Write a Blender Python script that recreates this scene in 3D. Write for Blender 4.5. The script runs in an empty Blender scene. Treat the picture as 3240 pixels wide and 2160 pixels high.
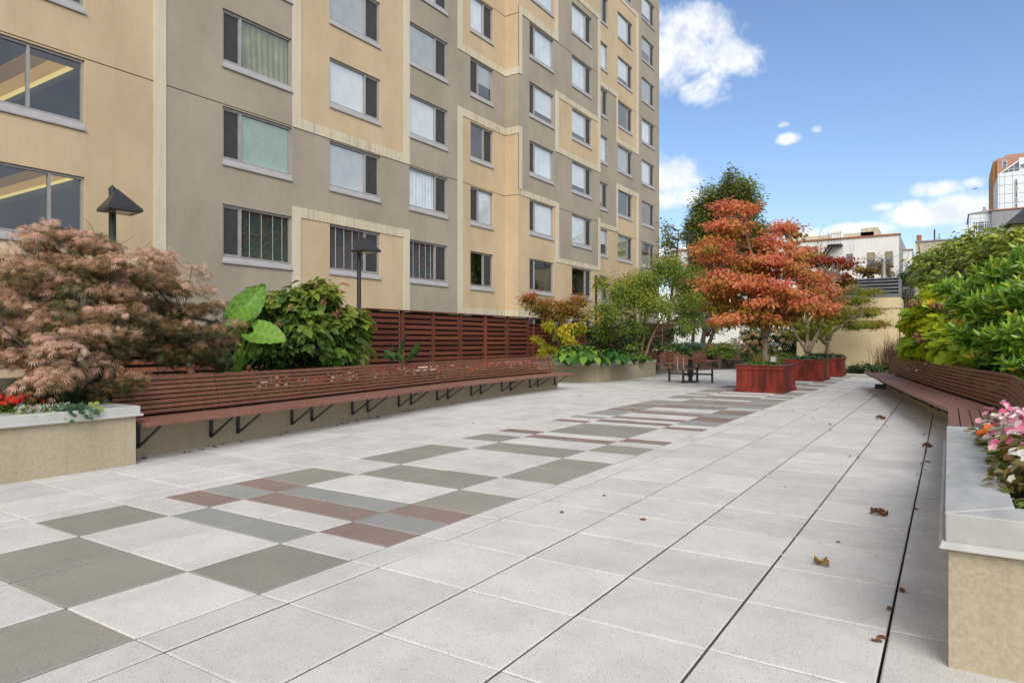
import bpy, math, random
import numpy as np
from mathutils import Vector, Matrix
random.seed(7)
rng = np.random.default_rng(11)
R = math.radians
scn = bpy.context.scene
COL = scn.collection

# ------------------------------------------------------------------ camera, sky, sun, exposure
YAW = R(32.9)
EYE = 1.256
cam = bpy.data.objects.new('camera', bpy.data.cameras.new('camera'))
COL.objects.link(cam)
cam.location = (0, 0, EYE)
cam.rotation_euler = (R(90), 0, YAW)
cam.data.sensor_width = 36
cam.data.lens = 2135 / 3240 * 36
cam.data.clip_end = 6000
cam.data.clip_start = 0.05
scn.camera = cam

TO_SUN = Vector((0.48, -0.64, 0.62)).normalized()
SUN_EL = math.asin(TO_SUN.z)
sun = bpy.data.objects.new('sun', bpy.data.lights.new('sun', 'SUN'))
COL.objects.link(sun)
sun.data.energy = 3.0
sun.data.angle = R(42)
sun.data.color = (1.0, 0.955, 0.88)
sun.rotation_euler = TO_SUN.to_track_quat('Z', 'Y').to_euler()

scn.view_settings.view_transform = 'Standard'
scn.view_settings.look = 'None'
scn.view_settings.gamma = 1
scn.view_settings.exposure = 0.0

_cf, _sf = math.cos(YAW), math.sin(YAW)


def at(px, py, depth):
    """Point seen at (px, py) of a 2352 x 1568 view of the place, DEPTH metres in front of the lens."""
    k = 3240 / 2352
    a = (px * k - 1620) / 2135
    b = -(py * k - 1080) / 2135
    return Vector(((-_sf + a * _cf) * depth, (_cf + a * _sf) * depth, EYE + b * depth))


def seen(x, y, z):
    f = -_sf * x + _cf * y
    if f < 0.3:
        return None
    return (1620 + 2135 * (_cf * x + _sf * y) / f) / 3240, (1080 - 2135 * (z - EYE) / f) / 2160


def build_world():
    w = bpy.data.worlds.new('World')
    scn.world = w
    w.use_nodes = True
    nt = w.node_tree
    nt.nodes.clear()
    N, L = nt.nodes.new, nt.links.new
    out = N('ShaderNodeOutputWorld')
    bg = N('ShaderNodeBackground')
    bg.inputs[1].default_value = 0.14
    L(bg.outputs[0], out.inputs[0])
    sky = N('ShaderNodeTexSky')
    sky.sky_type = 'NISHITA'
    sky.sun_disc = False
    sky.sun_elevation = SUN_EL
    sky.sun_rotation = math.atan2(TO_SUN.x, TO_SUN.y)
    sky.air_density = 1.25
    sky.dust_density = 0.25
    sky.ozone_density = 2.2
    tc = N('ShaderNodeTexCoord')
    nrm = N('ShaderNodeVectorMath'); nrm.operation = 'NORMALIZE'
    L(tc.outputs['Generated'], nrm.inputs[0])
    sep = N('ShaderNodeSeparateXYZ')
    L(nrm.outputs[0], sep.inputs[0])

    def m(op, a, b=None, c=None, clamp=False):
        n = N('ShaderNodeMath'); n.operation = op; n.use_clamp = clamp
        for i, v in enumerate((a, b, c)):
            if v is None:
                continue
            if isinstance(v, (int, float)):
                n.inputs[i].default_value = v
            else:
                L(v, n.inputs[i])
        return n.outputs[0]
    az = m('ARCTAN2', sep.outputs[0], sep.outputs[1])
    el = m('ARCSINE', sep.outputs[2])
    noise = N('ShaderNodeTexNoise')
    noise.inputs['Scale'].default_value = 10.5
    noise.inputs['Detail'].default_value = 9.0
    noise.inputs['Roughness'].default_value = 0.62
    noise.inputs['Distortion'].default_value = 0.35
    L(nrm.outputs[0], noise.inputs['Vector'])
    nz = m('MULTIPLY', m('SUBTRACT', noise.outputs['Fac'], 0.5), 4.6)
    dens = None
    # azimuth, elevation, half width, half height (degrees), weight of each cloud
    k = 3240 / 2352

    def ang(px, py):
        a = (px * k - 1620) / 2135
        b = -(py * k - 1080) / 2135
        v = Vector((-_sf + a * _cf, _cf + a * _sf, b)).normalized()
        return math.atan2(v.x, v.y), math.asin(v.z)
    clouds = [(1560, 115, 125, 95, 1.3), (1668, 135, 80, 50, 1.1), (1620, 200, 75, 52, 1.05), (1715, 165, 34, 26, .55), (1530, 200, 40, 50, .7),
              (1525, 392, 80, 50, 1.2), (1600, 408, 50, 24, .6), (1645, 385, 30, 16, .35), (1545, 455, 80, 26, .8),
              (1815, 318, 36, 15, .75), (1876, 298, 22, 12, .45), (1800, 286, 18, 10, .35),
              (2150, 436, 62, 24, 1.25), (2160, 482, 108, 36, 1.45), (2050, 472, 62, 15, .55), (2230, 420, 40, 17, .6),
              (1960, 532, 85, 20, 1.3), (1880, 545, 70, 24, .8), (2230, 530, 80, 26, .7), (1560, 600, 140, 50, .6)]
    for px, py, rx, ry, wgt in clouds:
        a0, e0 = ang(px, py)
        a1, _ = ang(px + rx, py)
        _, e1 = ang(px, py - ry)
        da = m('DIVIDE', m('SUBTRACT', az, a0), abs(a1 - a0))
        de = m('DIVIDE', m('SUBTRACT', el, e0), abs(e1 - e0))
        d2 = m('ADD', m('MULTIPLY', da, da), m('MULTIPLY', de, de))
        v = m('SUBTRACT', wgt, m('MULTIPLY', d2, 0.9))
        dens = v if dens is None else m('MAXIMUM', dens, v)
    # a wider field of broken cloud behind and above the camera, as the clouds in view continue
    n2 = N('ShaderNodeTexNoise')
    n2.inputs['Scale'].default_value = 2.6
    n2.inputs['Detail'].default_value = 6.0
    L(nrm.outputs[0], n2.inputs['Vector'])
    behind = m('MULTIPLY', sep.outputs[1], -1.0)
    fld = m('ADD', m('MULTIPLY', m('SUBTRACT', n2.outputs['Fac'], 0.48), 6.0), m('MULTIPLY', m('SUBTRACT', behind, 0.15), 3.0))
    fld = m('MINIMUM', fld, m('MULTIPLY', m('SUBTRACT', behind, -0.1), 6.0))
    # added bright cloud out of view, whitening window reflections and filling the facade
    fill_cloud = m('ADD', m('MULTIPLY', m('SUBTRACT', n2.outputs['Fac'], 0.5), 1.5), m('MULTIPLY', m('SUBTRACT', sep.outputs[0], 0.22), 5.0))
    fld = m('MAXIMUM', fld, m('MINIMUM', fill_cloud, 0.62))
    n5 = N('ShaderNodeTexNoise')
    n5.inputs['Scale'].default_value = 38.0
    n5.inputs['Detail'].default_value = 5.0
    L(nrm.outputs[0], n5.inputs['Vector'])
    nz = m('ADD', nz, m('MULTIPLY', m('SUBTRACT', n5.outputs['Fac'], 0.5), 1.5))
    dens = m('MAXIMUM', m('ADD', dens, nz), fld)
    alpha = N('ShaderNodeMapRange'); alpha.interpolation_type = 'SMOOTHSTEP'
    alpha.inputs['From Min'].default_value = -0.2
    alpha.inputs['From Max'].default_value = 1.15
    L(dens, alpha.inputs['Value'])
    thin = m('MULTIPLY', alpha.outputs[0], 0.96)
    ndet = N('ShaderNodeTexNoise')
    ndet.inputs['Scale'].default_value = 22.0
    ndet.inputs['Detail'].default_value = 6.0
    L(nrm.outputs[0], ndet.inputs['Vector'])
    cr = N('ShaderNodeValToRGB')
    cr.color_ramp.elements[0].position = .3
    cr.color_ramp.elements[0].color = (5.9, 6.3, 6.9, 1)
    cr.color_ramp.elements[1].position = .62
    cr.color_ramp.elements[1].color = (8.3, 8.3, 8.3, 1)
    L(ndet.outputs['Fac'], cr.inputs[0])
    tintn = N('ShaderNodeMix'); tintn.data_type = 'RGBA'; tintn.blend_type = 'MULTIPLY'
    tintn.inputs[0].default_value = 1.0
    tintn.inputs[7].default_value = SKY_TINT
    L(sky.outputs[0], tintn.inputs[6])
    mix = N('ShaderNodeMix'); mix.data_type = 'RGBA'
    L(thin, mix.inputs[0])
    L(tintn.outputs[2], mix.inputs[6])
    L(cr.outputs[0], mix.inputs[7])
    L(mix.outputs[2], bg.inputs[0])


SKY_TINT = (.92, .98, 1.14, 1)
build_world()


# ------------------------------------------------------------------ object helpers
def tag(o, label=None, cat=None, group=None, kind=None):
    if label: o['label'] = label
    if cat: o['category'] = cat
    if group: o['group'] = group
    if kind: o['kind'] = kind
    return o


def thing(name, label, cat, loc=(0, 0, 0), rz=0.0, group=None):
    o = bpy.data.objects.new(name, None)
    COL.objects.link(o)
    o.empty_display_size = .2
    o.location = loc
    o.rotation_euler = (0, 0, rz)
    return tag(o, label, cat, group)


def copy_tree(o, parent=None):
    c = o.copy()
    COL.objects.link(c)
    c.parent = parent
    for ch in list(o.children):
        copy_tree(ch, c)
    return c


class MB:
    """Collects shapes; build() links them as one mesh object."""

    def __init__(self):
        self.v, self.f, self.m, self.t = [], [], [], []

    def add(self, vs, fs, mi=0, tint=.5):
        b = len(self.v)
        self.v += [tuple(p) for p in vs]
        for f in fs:
            self.f.append(tuple(b + i for i in f))
            self.m.append(mi)
            self.t.append(tint)

    def box(self, a, b, mi=0, tint=.5):
        x0, y0, z0 = a; x1, y1, z1 = b
        self.add([(x0, y0, z0), (x1, y0, z0), (x1, y1, z0), (x0, y1, z0), (x0, y0, z1), (x1, y0, z1), (x1, y1, z1), (x0, y1, z1)],
                 [(3, 2, 1, 0), (4, 5, 6, 7), (0, 1, 5, 4), (1, 2, 6, 5), (2, 3, 7, 6), (3, 0, 4, 7)], mi, tint)

    def hexa(self, lo, hi, mi=0, tint=.5):
        """four lower and four upper corners"""
        self.add(list(lo) + list(hi), [(3, 2, 1, 0), (4, 5, 6, 7), (0, 1, 5, 4), (1, 2, 6, 5), (2, 3, 7, 6), (3, 0, 4, 7)], mi, tint)

    def beam(self, p, q, w, h, up=(0, 0, 1), mi=0, tint=.5):
        p, q = Vector(p), Vector(q)
        d = (q - p).normalized()
        s = d.cross(Vector(up))
        if s.length < 1e-4: s = d.cross(Vector((1, 0, 0)))
        s.normalize()
        u = s.cross(d).normalized()
        s *= w / 2; u *= h / 2
        self.add([p - s - u, p + s - u, p + s + u, p - s + u, q - s - u, q + s - u, q + s + u, q - s + u],
                 [(3, 2, 1, 0), (4, 5, 6, 7), (0, 1, 5, 4), (1, 2, 6, 5), (2, 3, 7, 6), (3, 0, 4, 7)], mi, tint)

    def tube(self, pts, rad, n=6, mi=0, tint=.5, cap=True):
        pts = [Vector(p) for p in pts]
        if not hasattr(rad, '__len__'): rad = [rad] * len(pts)
        vs, fs = [], []
        s = None
        for i, p in enumerate(pts):
            d = (pts[min(i + 1, len(pts) - 1)] - pts[max(i - 1, 0)])
            if d.length < 1e-9: d = Vector((0, 0, 1))
            d.normalize()
            if s is None:
                s = d.orthogonal().normalized()
            else:
                s = s - d * s.dot(d)
                s = s.normalized() if s.length > 1e-6 else d.orthogonal().normalized()
            t = d.cross(s)
            for j in range(n):
                a = 2 * math.pi * j / n
                vs.append(p + (s * math.cos(a) + t * math.sin(a)) * rad[i])
        for i in range(len(pts) - 1):
            for j in range(n):
                fs.append((i * n + j, i * n + (j + 1) % n, (i + 1) * n + (j + 1) % n, (i + 1) * n + j))
        if cap:
            fs.append(tuple(range(n - 1, -1, -1)))
            fs.append(tuple((len(pts) - 1) * n + j for j in range(n)))
        self.add(vs, fs, mi, tint)

    def prism(self, poly, z0, z1, mi=0, tint=.5):
        n = len(poly)
        vs = [(x, y, z0) for x, y in poly] + [(x, y, z1) for x, y in poly]
        fs = [tuple(range(n - 1, -1, -1)), tuple(range(n, 2 * n))]
        fs += [(i, (i + 1) % n, n + (i + 1) % n, n + i) for i in range(n)]
        self.add(vs, fs, mi, tint)

    def build(self, name, mats, parent=None, smooth=False, loc=None, bevel=0):
        me = bpy.data.meshes.new(name)
        me.from_pydata(self.v, [], self.f)
        if not isinstance(mats, (list, tuple)): mats = [mats]
        for m in mats: me.materials.append(m)
        me.polygons.foreach_set('material_index', self.m)
        at_ = me.attributes.new('tint', 'FLOAT', 'FACE')
        at_.data.foreach_set('value', self.t)
        if smooth:
            me.polygons.foreach_set('use_smooth', [True] * len(self.f))
        me.update()
        o = bpy.data.objects.new(name, me)
        COL.objects.link(o)
        if parent: o.parent = parent
        if loc: o.location = loc
        if bevel:
            b = o.modifiers.new('bevel', 'BEVEL'); b.width = bevel; b.segments = 2; b.limit_method = 'ANGLE'; b.angle_limit = R(40)
        return o


# ------------------------------------------------------------------ materials
def newmat(name):
    m = bpy.data.materials.new(name)
    m.use_nodes = True
    nt = m.node_tree
    b = nt.nodes['Principled BSDF']
    return m, nt, b


def rgb(h, k=1.0):
    """sRGB triple 0..255 to linear"""
    r = []
    for c in h:
        c /= 255
        r.append((c / 12.92 if c < .04045 else ((c + .055) / 1.055) ** 2.4) * k)
    return (*r, 1)


def surf(name, c1, c2=None, rough=.8, scale=3.0, detail=6, bump=0.0, bscale=80.0, metallic=0.0, stretch=(1, 1, 1), tint=0.0,
         c3=None, s3=40.0, w3=.5, spec=.5, lo=.35, hi=.65):
    """noise-mottled surface; tint = strength of the per-face value variation; c3 = a finer second mottling"""
    m, nt, b = newmat(name)
    N, L = nt.nodes.new, nt.links.new
    b.inputs['Roughness'].default_value = rough
    b.inputs['Metallic'].default_value = metallic
    b.inputs['Specular IOR Level'].default_value = spec
    tc = N('ShaderNodeTexCoord')
    mp = N('ShaderNodeMapping'); mp.inputs['Scale'].default_value = stretch
    L(tc.outputs['Object'], mp.inputs[0])
    col = None
    n1 = N('ShaderNodeTexNoise'); n1.inputs['Scale'].default_value = scale; n1.inputs['Detail'].default_value = detail
    n1.inputs['Roughness'].default_value = .65
    L(mp.outputs[0], n1.inputs['Vector'])
    cr = N('ShaderNodeValToRGB')
    cr.color_ramp.elements[0].color = c1; cr.color_ramp.elements[0].position = lo
    cr.color_ramp.elements[1].color = c2 or c1; cr.color_ramp.elements[1].position = hi
    L(n1.outputs['Fac'], cr.inputs[0])
    col = cr.outputs[0]
    if c3:
        n3 = N('ShaderNodeTexNoise'); n3.inputs['Scale'].default_value = s3; n3.inputs['Detail'].default_value = 4
        L(mp.outputs[0], n3.inputs['Vector'])
        r3 = N('ShaderNodeMapRange'); r3.inputs['From Min'].default_value = .45; r3.inputs['From Max'].default_value = .75
        r3.inputs['To Max'].default_value = w3
        L(n3.outputs['Fac'], r3.inputs['Value'])
        mx = N('ShaderNodeMix'); mx.data_type = 'RGBA'
        L(r3.outputs[0], mx.inputs[0]); L(col, mx.inputs[6]); mx.inputs[7].default_value = c3
        col = mx.outputs[2]
    if tint:
        a = N('ShaderNodeAttribute'); a.attribute_name = 'tint'
        mr = N('ShaderNodeMapRange'); mr.inputs['To Min'].default_value = 1 - tint; mr.inputs['To Max'].default_value = 1 + tint
        L(a.outputs['Fac'], mr.inputs['Value'])
        hs = N('ShaderNodeHueSaturation')
        L(col, hs.inputs['Color']); L(mr.outputs[0], hs.inputs['Value'])
        col = hs.outputs[0]
    L(col, b.inputs['Base Color'])
    if bump:
        nb = N('ShaderNodeTexNoise'); nb.inputs['Scale'].default_value = bscale; nb.inputs['Detail'].default_value = 3
        L(mp.outputs[0], nb.inputs['Vector'])
        bp = N('ShaderNodeBump'); bp.inputs['Strength'].default_value = bump; bp.inputs['Distance'].default_value = .01
        L(nb.outputs['Fac'], bp.inputs['Height'])
        L(bp.outputs[0], b.inputs['Normal'])
    return m


def leafmat(name, stops, rough=.5, trans=.35, spec=.35):
    """leaf colours picked by the per-leaf tint value"""
    m, nt, b = newmat(name)
    N, L = nt.nodes.new, nt.links.new
    a = N('ShaderNodeAttribute'); a.attribute_name = 'tint'
    cr = N('ShaderNodeValToRGB')
    el = cr.color_ramp.elements
    while len(el) < len(stops): el.new(.5)
    for e, (p, c) in zip(el, stops):
        e.position = p; e.color = (*c, 1)
    L(a.outputs['Fac'], cr.inputs[0])
    b.inputs['Roughness'].default_value = rough
    b.inputs['Specular IOR Level'].default_value = spec
    L(cr.outputs[0], b.inputs['Base Color'])
    tr = N('ShaderNodeBsdfTranslucent')
    L(cr.outputs[0], tr.inputs[0])
    mx = N('ShaderNodeMixShader'); mx.inputs[0].default_value = trans
    L(b.outputs[0], mx.inputs[1]); L(tr.outputs[0], mx.inputs[2])
    L(mx.outputs[0], nt.nodes['Material Output'].inputs[0])
    return m


def glassmat(name, tintc=(.75, .85, .82, 1), refl=1.0):
    m, nt, b = newmat(name)
    N, L = nt.nodes.new, nt.links.new
    nt.nodes.remove(b)
    t = N('ShaderNodeBsdfTransparent'); t.inputs[0].default_value = tintc
    g = N('ShaderNodeBsdfGlossy'); g.inputs['Roughness'].default_value = .02
    f = N('ShaderNodeFresnel'); f.inputs[0].default_value = 2.0
    tc = N('ShaderNodeTexCoord')
    nb = N('ShaderNodeTexNoise'); nb.inputs['Scale'].default_value = 1.1; nb.inputs['Detail'].default_value = 1
    L(tc.outputs['Object'], nb.inputs['Vector'])
    bp = N('ShaderNodeBump'); bp.inputs['Strength'].default_value = .12; bp.inputs['Distance'].default_value = .05
    L(nb.outputs['Fac'], bp.inputs['Height']); L(bp.outputs[0], g.inputs['Normal'])
    mm = N('ShaderNodeMath'); mm.operation = 'MULTIPLY'; mm.inputs[1].default_value = refl; mm.use_clamp = True
    L(f.outputs[0], mm.inputs[0])
    ge = N('ShaderNodeNewGeometry')      # seen from the room side the pane only transmits
    bf = N('ShaderNodeMath'); bf.operation = 'SUBTRACT'; bf.inputs[0].default_value = 1.0; L(ge.outputs['Backfacing'], bf.inputs[1])
    m2 = N('ShaderNodeMath'); m2.operation = 'MULTIPLY'; L(mm.outputs[0], m2.inputs[0]); L(bf.outputs[0], m2.inputs[1])
    mm = m2
    mx = N('ShaderNodeMixShader')
    L(mm.outputs[0], mx.inputs[0]); L(t.outputs[0], mx.inputs[1]); L(g.outputs[0], mx.inputs[2])
    L(mx.outputs[0], nt.nodes['Material Output'].inputs[0])
    return m


def glow(name, c, s):
    m, nt, b = newmat(name)
    b.inputs['Base Color'].default_value = c
    b.inputs['Emission Color'].default_value = c
    b.inputs['Emission Strength'].default_value = s
    return m


def pavermat(name, base, dark, light, dots, amt):
    """exposed-aggregate concrete: fine speckle, mottling, per-slab variation"""
    m, nt, b = newmat(name)
    N, L = nt.nodes.new, nt.links.new
    b.inputs['Roughness'].default_value = .75
    b.inputs['Specular IOR Level'].default_value = .3
    geo = N('ShaderNodeNewGeometry')
    n1 = N('ShaderNodeTexNoise'); n1.inputs['Scale'].default_value = 2.2; n1.inputs['Detail'].default_value = 7; n1.inputs['Roughness'].default_value = .7
    L(geo.outputs['Position'], n1.inputs['Vector'])
    cr = N('ShaderNodeValToRGB')
    cr.color_ramp.elements[0].position = .3; cr.color_ramp.elements[0].color = dark
    cr.color_ramp.elements[1].position = .6; cr.color_ramp.elements[1].color = base
    L(n1.outputs['Fac'], cr.inputs[0])
    n2 = N('ShaderNodeTexNoise'); n2.inputs['Scale'].default_value = 210; n2.inputs['Detail'].default_value = 2
    L(geo.outputs['Position'], n2.inputs['Vector'])
    r2 = N('ShaderNodeMapRange'); r2.inputs['From Min'].default_value = .3; r2.inputs['From Max'].default_value = .7
    r2.inputs['To Min'].default_value = .86; r2.inputs['To Max'].default_value = 1.12
    L(n2.outputs['Fac'], r2.inputs['Value'])
    a = N('ShaderNodeAttribute'); a.attribute_name = 'tint'
    r3 = N('ShaderNodeMapRange'); r3.inputs['To Min'].default_value = .92; r3.inputs['To Max'].default_value = 1.06
    L(a.outputs['Fac'], r3.inputs['Value'])
    mu = N('ShaderNodeMath'); mu.operation = 'MULTIPLY'
    L(r2.outputs[0], mu.inputs[0]); L(r3.outputs[0], mu.inputs[1])
    hs = N('ShaderNodeHueSaturation'); L(cr.outputs[0], hs.inputs['Color']); L(mu.outputs[0], hs.inputs['Value'])
    col = hs.outputs[0]
    for sc, thr, c, am in ((70, .21, dots, amt), (36, .125, dots, amt), (52, .16, light, amt)):
        v = N('ShaderNodeTexVoronoi'); v.inputs['Scale'].default_value = sc
        L(geo.outputs['Position'], v.inputs['Vector'])
        lt = N('ShaderNodeMath'); lt.operation = 'LESS_THAN'; lt.inputs[1].default_value = thr
        L(v.outputs['Distance'], lt.inputs[0])
        sx = N('ShaderNodeSeparateColor'); L(v.outputs['Color'], sx.inputs[0])
        g = N('ShaderNodeMath'); g.operation = 'GREATER_THAN'; g.inputs[1].default_value = .45
        L(sx.outputs[0], g.inputs[0])
        k = N('ShaderNodeMath'); k.operation = 'MULTIPLY'; L(lt.outputs[0], k.inputs[0]); L(g.outputs[0], k.inputs[1])
        k2 = N('ShaderNodeMath'); k2.operation = 'MULTIPLY'; L(k.outputs[0], k2.inputs[0]); k2.inputs[1].default_value = am
        mx = N('ShaderNodeMix'); mx.data_type = 'RGBA'
        L(k2.outputs[0], mx.inputs[0]); L(col, mx.inputs[6]); mx.inputs[7].default_value = c
        col = mx.outputs[2]
    L(col, b.inputs['Base Color'])
    bp = N('ShaderNodeBump'); bp.inputs['Strength'].default_value = .25; bp.inputs['Distance'].default_value = .003
    L(n2.outputs['Fac'], bp.inputs['Height']); L(bp.outputs[0], b.inputs['Normal'])
    return m


def stuccomat(name, c, dark, streak=None):
    """sand-finish render: fine grain, large faint patches, optional dark drip streaks running down from the top edge"""
    m, nt, b = newmat(name)
    N, L = nt.nodes.new, nt.links.new
    b.inputs['Roughness'].default_value = .9
    b.inputs['Specular IOR Level'].default_value = .2
    geo = N('ShaderNodeNewGeometry')

    def noise(scale, st=(1, 1, 1), det=5, rg=.6):
        mp = N('ShaderNodeMapping'); mp.inputs['Scale'].default_value = st
        L(geo.outputs['Position'], mp.inputs[0])
        n = N('ShaderNodeTexNoise'); n.inputs['Scale'].default_value = scale; n.inputs['Detail'].default_value = det; n.inputs['Roughness'].default_value = rg
        L(mp.outputs[0], n.inputs['Vector'])
        return n.outputs['Fac']
    cr = N('ShaderNodeValToRGB')
    cr.color_ramp.elements[0].position = .32; cr.color_ramp.elements[0].color = dark
    cr.color_ramp.elements[1].position = .6; cr.color_ramp.elements[1].color = c
    L(noise(.55, (1, 1, .6), 8, .68), cr.inputs[0])
    fine = noise(55, det=2)
    mr = N('ShaderNodeMapRange'); mr.inputs['From Min'].default_value = .25; mr.inputs['From Max'].default_value = .75
    mr.inputs['To Min'].default_value = .84; mr.inputs['To Max'].default_value = 1.13
    L(fine, mr.inputs['Value'])
    hs = N('ShaderNodeHueSaturation'); L(cr.outputs[0], hs.inputs['Color']); L(mr.outputs[0], hs.inputs['Value'])
    col = hs.outputs[0]
    if streak:
        s = noise(9, (1, 1, .05), 6, .7)
        sr = N('ShaderNodeMapRange'); sr.inputs['From Min'].default_value = .5; sr.inputs['From Max'].default_value = .72; sr.inputs['To Max'].default_value = streak
        L(s, sr.inputs['Value'])
        mx = N('ShaderNodeMix'); mx.data_type = 'RGBA'
        L(sr.outputs[0], mx.inputs[0]); L(col, mx.inputs[6]); mx.inputs[7].default_value = (.19, .155, .1, 1)
        col = mx.outputs[2]
    L(col, b.inputs['Base Color'])
    bp = N('ShaderNodeBump'); bp.inputs['Strength'].default_value = .35; bp.inputs['Distance'].default_value = .006
    L(fine, bp.inputs['Height']); L(bp.outputs[0], b.inputs['Normal'])
    return m


M = {}
M['yellow'] = stuccomat('yellow stucco', (.61, .478, .305, 1), (.50, .388, .24, 1), .09)
M['grey'] = stuccomat('grey stucco', (.405, .355, .278, 1), (.33, .288, .225, 1), .07)
M['cream'] = stuccomat('cream stucco band', (.66, .59, .445, 1), (.56, .50, .37, 1), .65)
M['creamv'] = stuccomat('cream stucco strip', (.66, .59, .455, 1), (.59, .53, .405, 1), .16)
M['joint'] = surf('joint', (.11, .09, .065, 1), (.2, .16, .11, 1), .9, 8)
M['planterwall'] = stuccomat('planter stucco', (.42, .362, .258, 1), (.36, .308, .215, 1), .2)
M['cap'] = surf('painted metal coping', (.60, .60, .555, 1), (.52, .525, .50, 1), .38, 1.6, metallic=.25, c3=(.42, .42, .4, 1), s3=7, w3=.35)
M['capr'] = surf('galvanised coping', (.44, .435, .415, 1), (.36, .36, .345, 1), .6, 2.5, metallic=.1, c3=(.62, .62, .6, 1), s3=9, w3=.5, stretch=(1, .35, 1))
M['alu'] = surf('window aluminium', (.40, .38, .365, 1), (.34, .325, .315, 1), .45, 5, metallic=.3)
M['sill'] = surf('sill aluminium', (.46, .44, .43, 1), (.37, .355, .35, 1), .5, 4, metallic=.2, stretch=(1, .5, 4))
M['screen'] = surf('insect screen', (.035, .033, .033, 1), (.05, .047, .045, 1), .6, 6)
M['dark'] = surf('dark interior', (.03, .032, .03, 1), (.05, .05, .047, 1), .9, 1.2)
M['glass'] = glassmat('window glass', (.93, .96, .97, 1), 1.6)
M['glassg'] = glassmat('green window glass', (.74, .85, .76, 1), 1.4)
M['blind'] = surf('white blind', (.74, .755, .76, 1), (.64, .665, .68, 1), .7, 2)
M['drape'] = surf('beige drape', (.40, .32, .21, 1), (.24, .195, .13, 1), .85, 2)
M['lace'] = surf('pale curtain', (.70, .725, .75, 1), (.55, .58, .62, 1), .9, 1.5)
M['roomwall'] = surf('room wall', (.07, .085, .07, 1), (.05, .062, .052, 1), .9, 1.0)
M['cove'] = glow('warm cove light', (1.0, .70, .24, 1), .95)
M['ceilglow'] = glow('warm ceiling glow', (1.0, .52, .11, 1), .5)  # ceiling strips made to glow in place of light cast by the cove
M['ceilglow_dim'] = glow('dim ceiling glow', (.9, .42, .07, 1), .2)
M['paver'] = pavermat('white paver', (.62, .602, .572, 1), (.50, .485, .457, 1), (.8, .79, .76, 1), (.24, .225, .21, 1), .75)
M['paverg'] = pavermat('grey paver', (.30, .285, .245, 1), (.255, .243, .21, 1), (.42, .4, .36, 1), (.1, .1, .09, 1), .6)
M['paverb'] = pavermat('blue grey paver', (.31, .31, .295, 1), (.27, .27, .258, 1), (.42, .42, .4, 1), (.1, .1, .1, 1), .6)
M['paverr'] = pavermat('red paver', (.27, .20, .175, 1), (.225, .165, .145, 1), (.46, .36, .33, 1), (.1, .06, .05, 1), .7)
M['slabside'] = surf('dirty slab edge', (.19, .178, .158, 1), (.12, .11, .095, 1), .95, 9)
M['sand'] = surf('joint sand', (.46, .42, .34, 1), (.30, .265, .21, 1), .95, 30, c3=(.3, .26, .2, 1), s3=9, w3=.7)
M['bed'] = surf('joint bed', (.07, .06, .05, 1), (.045, .04, .034, 1), .95, 20)
M['chalk'] = surf('pale saw cut', (.82, .79, .73, 1), (.68, .65, .6, 1), .9, 12)
M['ground'] = surf('city ground', (.10, .10, .10, 1), (.07, .07, .07, 1), .9, .05)
M['soil'] = surf('soil', (.035, .024, .016, 1), (.06, .043, .028, 1), .95, 14, bump=.8, bscale=40)
M['bench'] = surf('brown plastic slats', (.195, .080, .046, 1), (.145, .058, .034, 1), .42, 6, stretch=(1, 1, 1), tint=.12, c3=(.25, .13, .10, 1), s3=40, w3=.35, spec=.25)
M['seat'] = surf('brown plastic seat slats', (.26, .115, .082, 1), (.20, .088, .063, 1), .45, 5, tint=.12, c3=(.27, .17, .14, 1), s3=45, w3=.4, spec=.3)
M['steel'] = surf('dark painted steel', (.035, .04, .043, 1), (.05, .055, .06, 1), .5, 10, metallic=.3)
M['fence'] = surf('stained cedar', (.125, .036, .021, 1), (.175, .052, .029, 1), .6, 3, stretch=(1, 1, 7), tint=.28, c3=(.07, .016, .01, 1), s3=16, w3=.6, spec=.25)
M['backshade'] = surf('back slats in shade tone', (.022, .010, .007, 1), (.03, .014, .01, 1), .9, 4)  # rear slats coloured dark so the fence gaps read as shadow
M['fencelit'] = surf('sunlit cedar tone', (.34, .12, .065, 1), (.27, .09, .05, 1), .65, 3, stretch=(1, 1, 7), tint=.2)  # lighter copy of the fence stain, sunlight painted into the colour
M['redwood'] = surf('red stained boards', (.22, .030, .020, 1), (.13, .019, .013, 1), .75, 2.4, stretch=(1, 1, .35), tint=.22, c3=(.05, .012, .009, 1), s3=5, w3=.85, spec=.25)
M['rim'] = surf('dark red rim', (.15, .035, .026, 1), (.11, .026, .02, 1), .5, 4, tint=.1)
M['lamp'] = surf('black lamp paint', (.022, .023, .026, 1), (.03, .031, .034, 1), .42, 5)
M['lens'] = surf('lamp lens', (.45, .45, .40, 1), (.35, .35, .32, 1), .2, 5)
M['tabletop'] = surf('brown table', (.25, .10, .066, 1), (.20, .08, .055, 1), .35, 6, tint=.1)
M['bark'] = surf('grey bark', (.20, .15, .11, 1), (.12, .09, .065, 1), .9, 9, stretch=(1, 1, .3), bump=.8, bscale=30)
M['barkd'] = surf('dark bark', (.07, .052, .04, 1), (.045, .034, .027, 1), .9, 9, bump=.6, bscale=30)
M['barkp'] = surf('peeling birch bark', (.36, .22, .14, 1), (.20, .115, .072, 1), .85, 10, stretch=(1, 1, .5), bump=.7, bscale=25)
M['twig'] = surf('twigs', (.10, .065, .045, 1), (.07, .045, .032, 1), .9, 10)
M['wallback'] = stuccomat('cream rendered wall', (.70, .585, .36, 1), (.64, .52, .31, 1), .15)
M['louvre'] = surf('grey louvre', (.24, .25, .27, 1), (.19, .20, .215, 1), .4, 3, metallic=.4)
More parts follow.
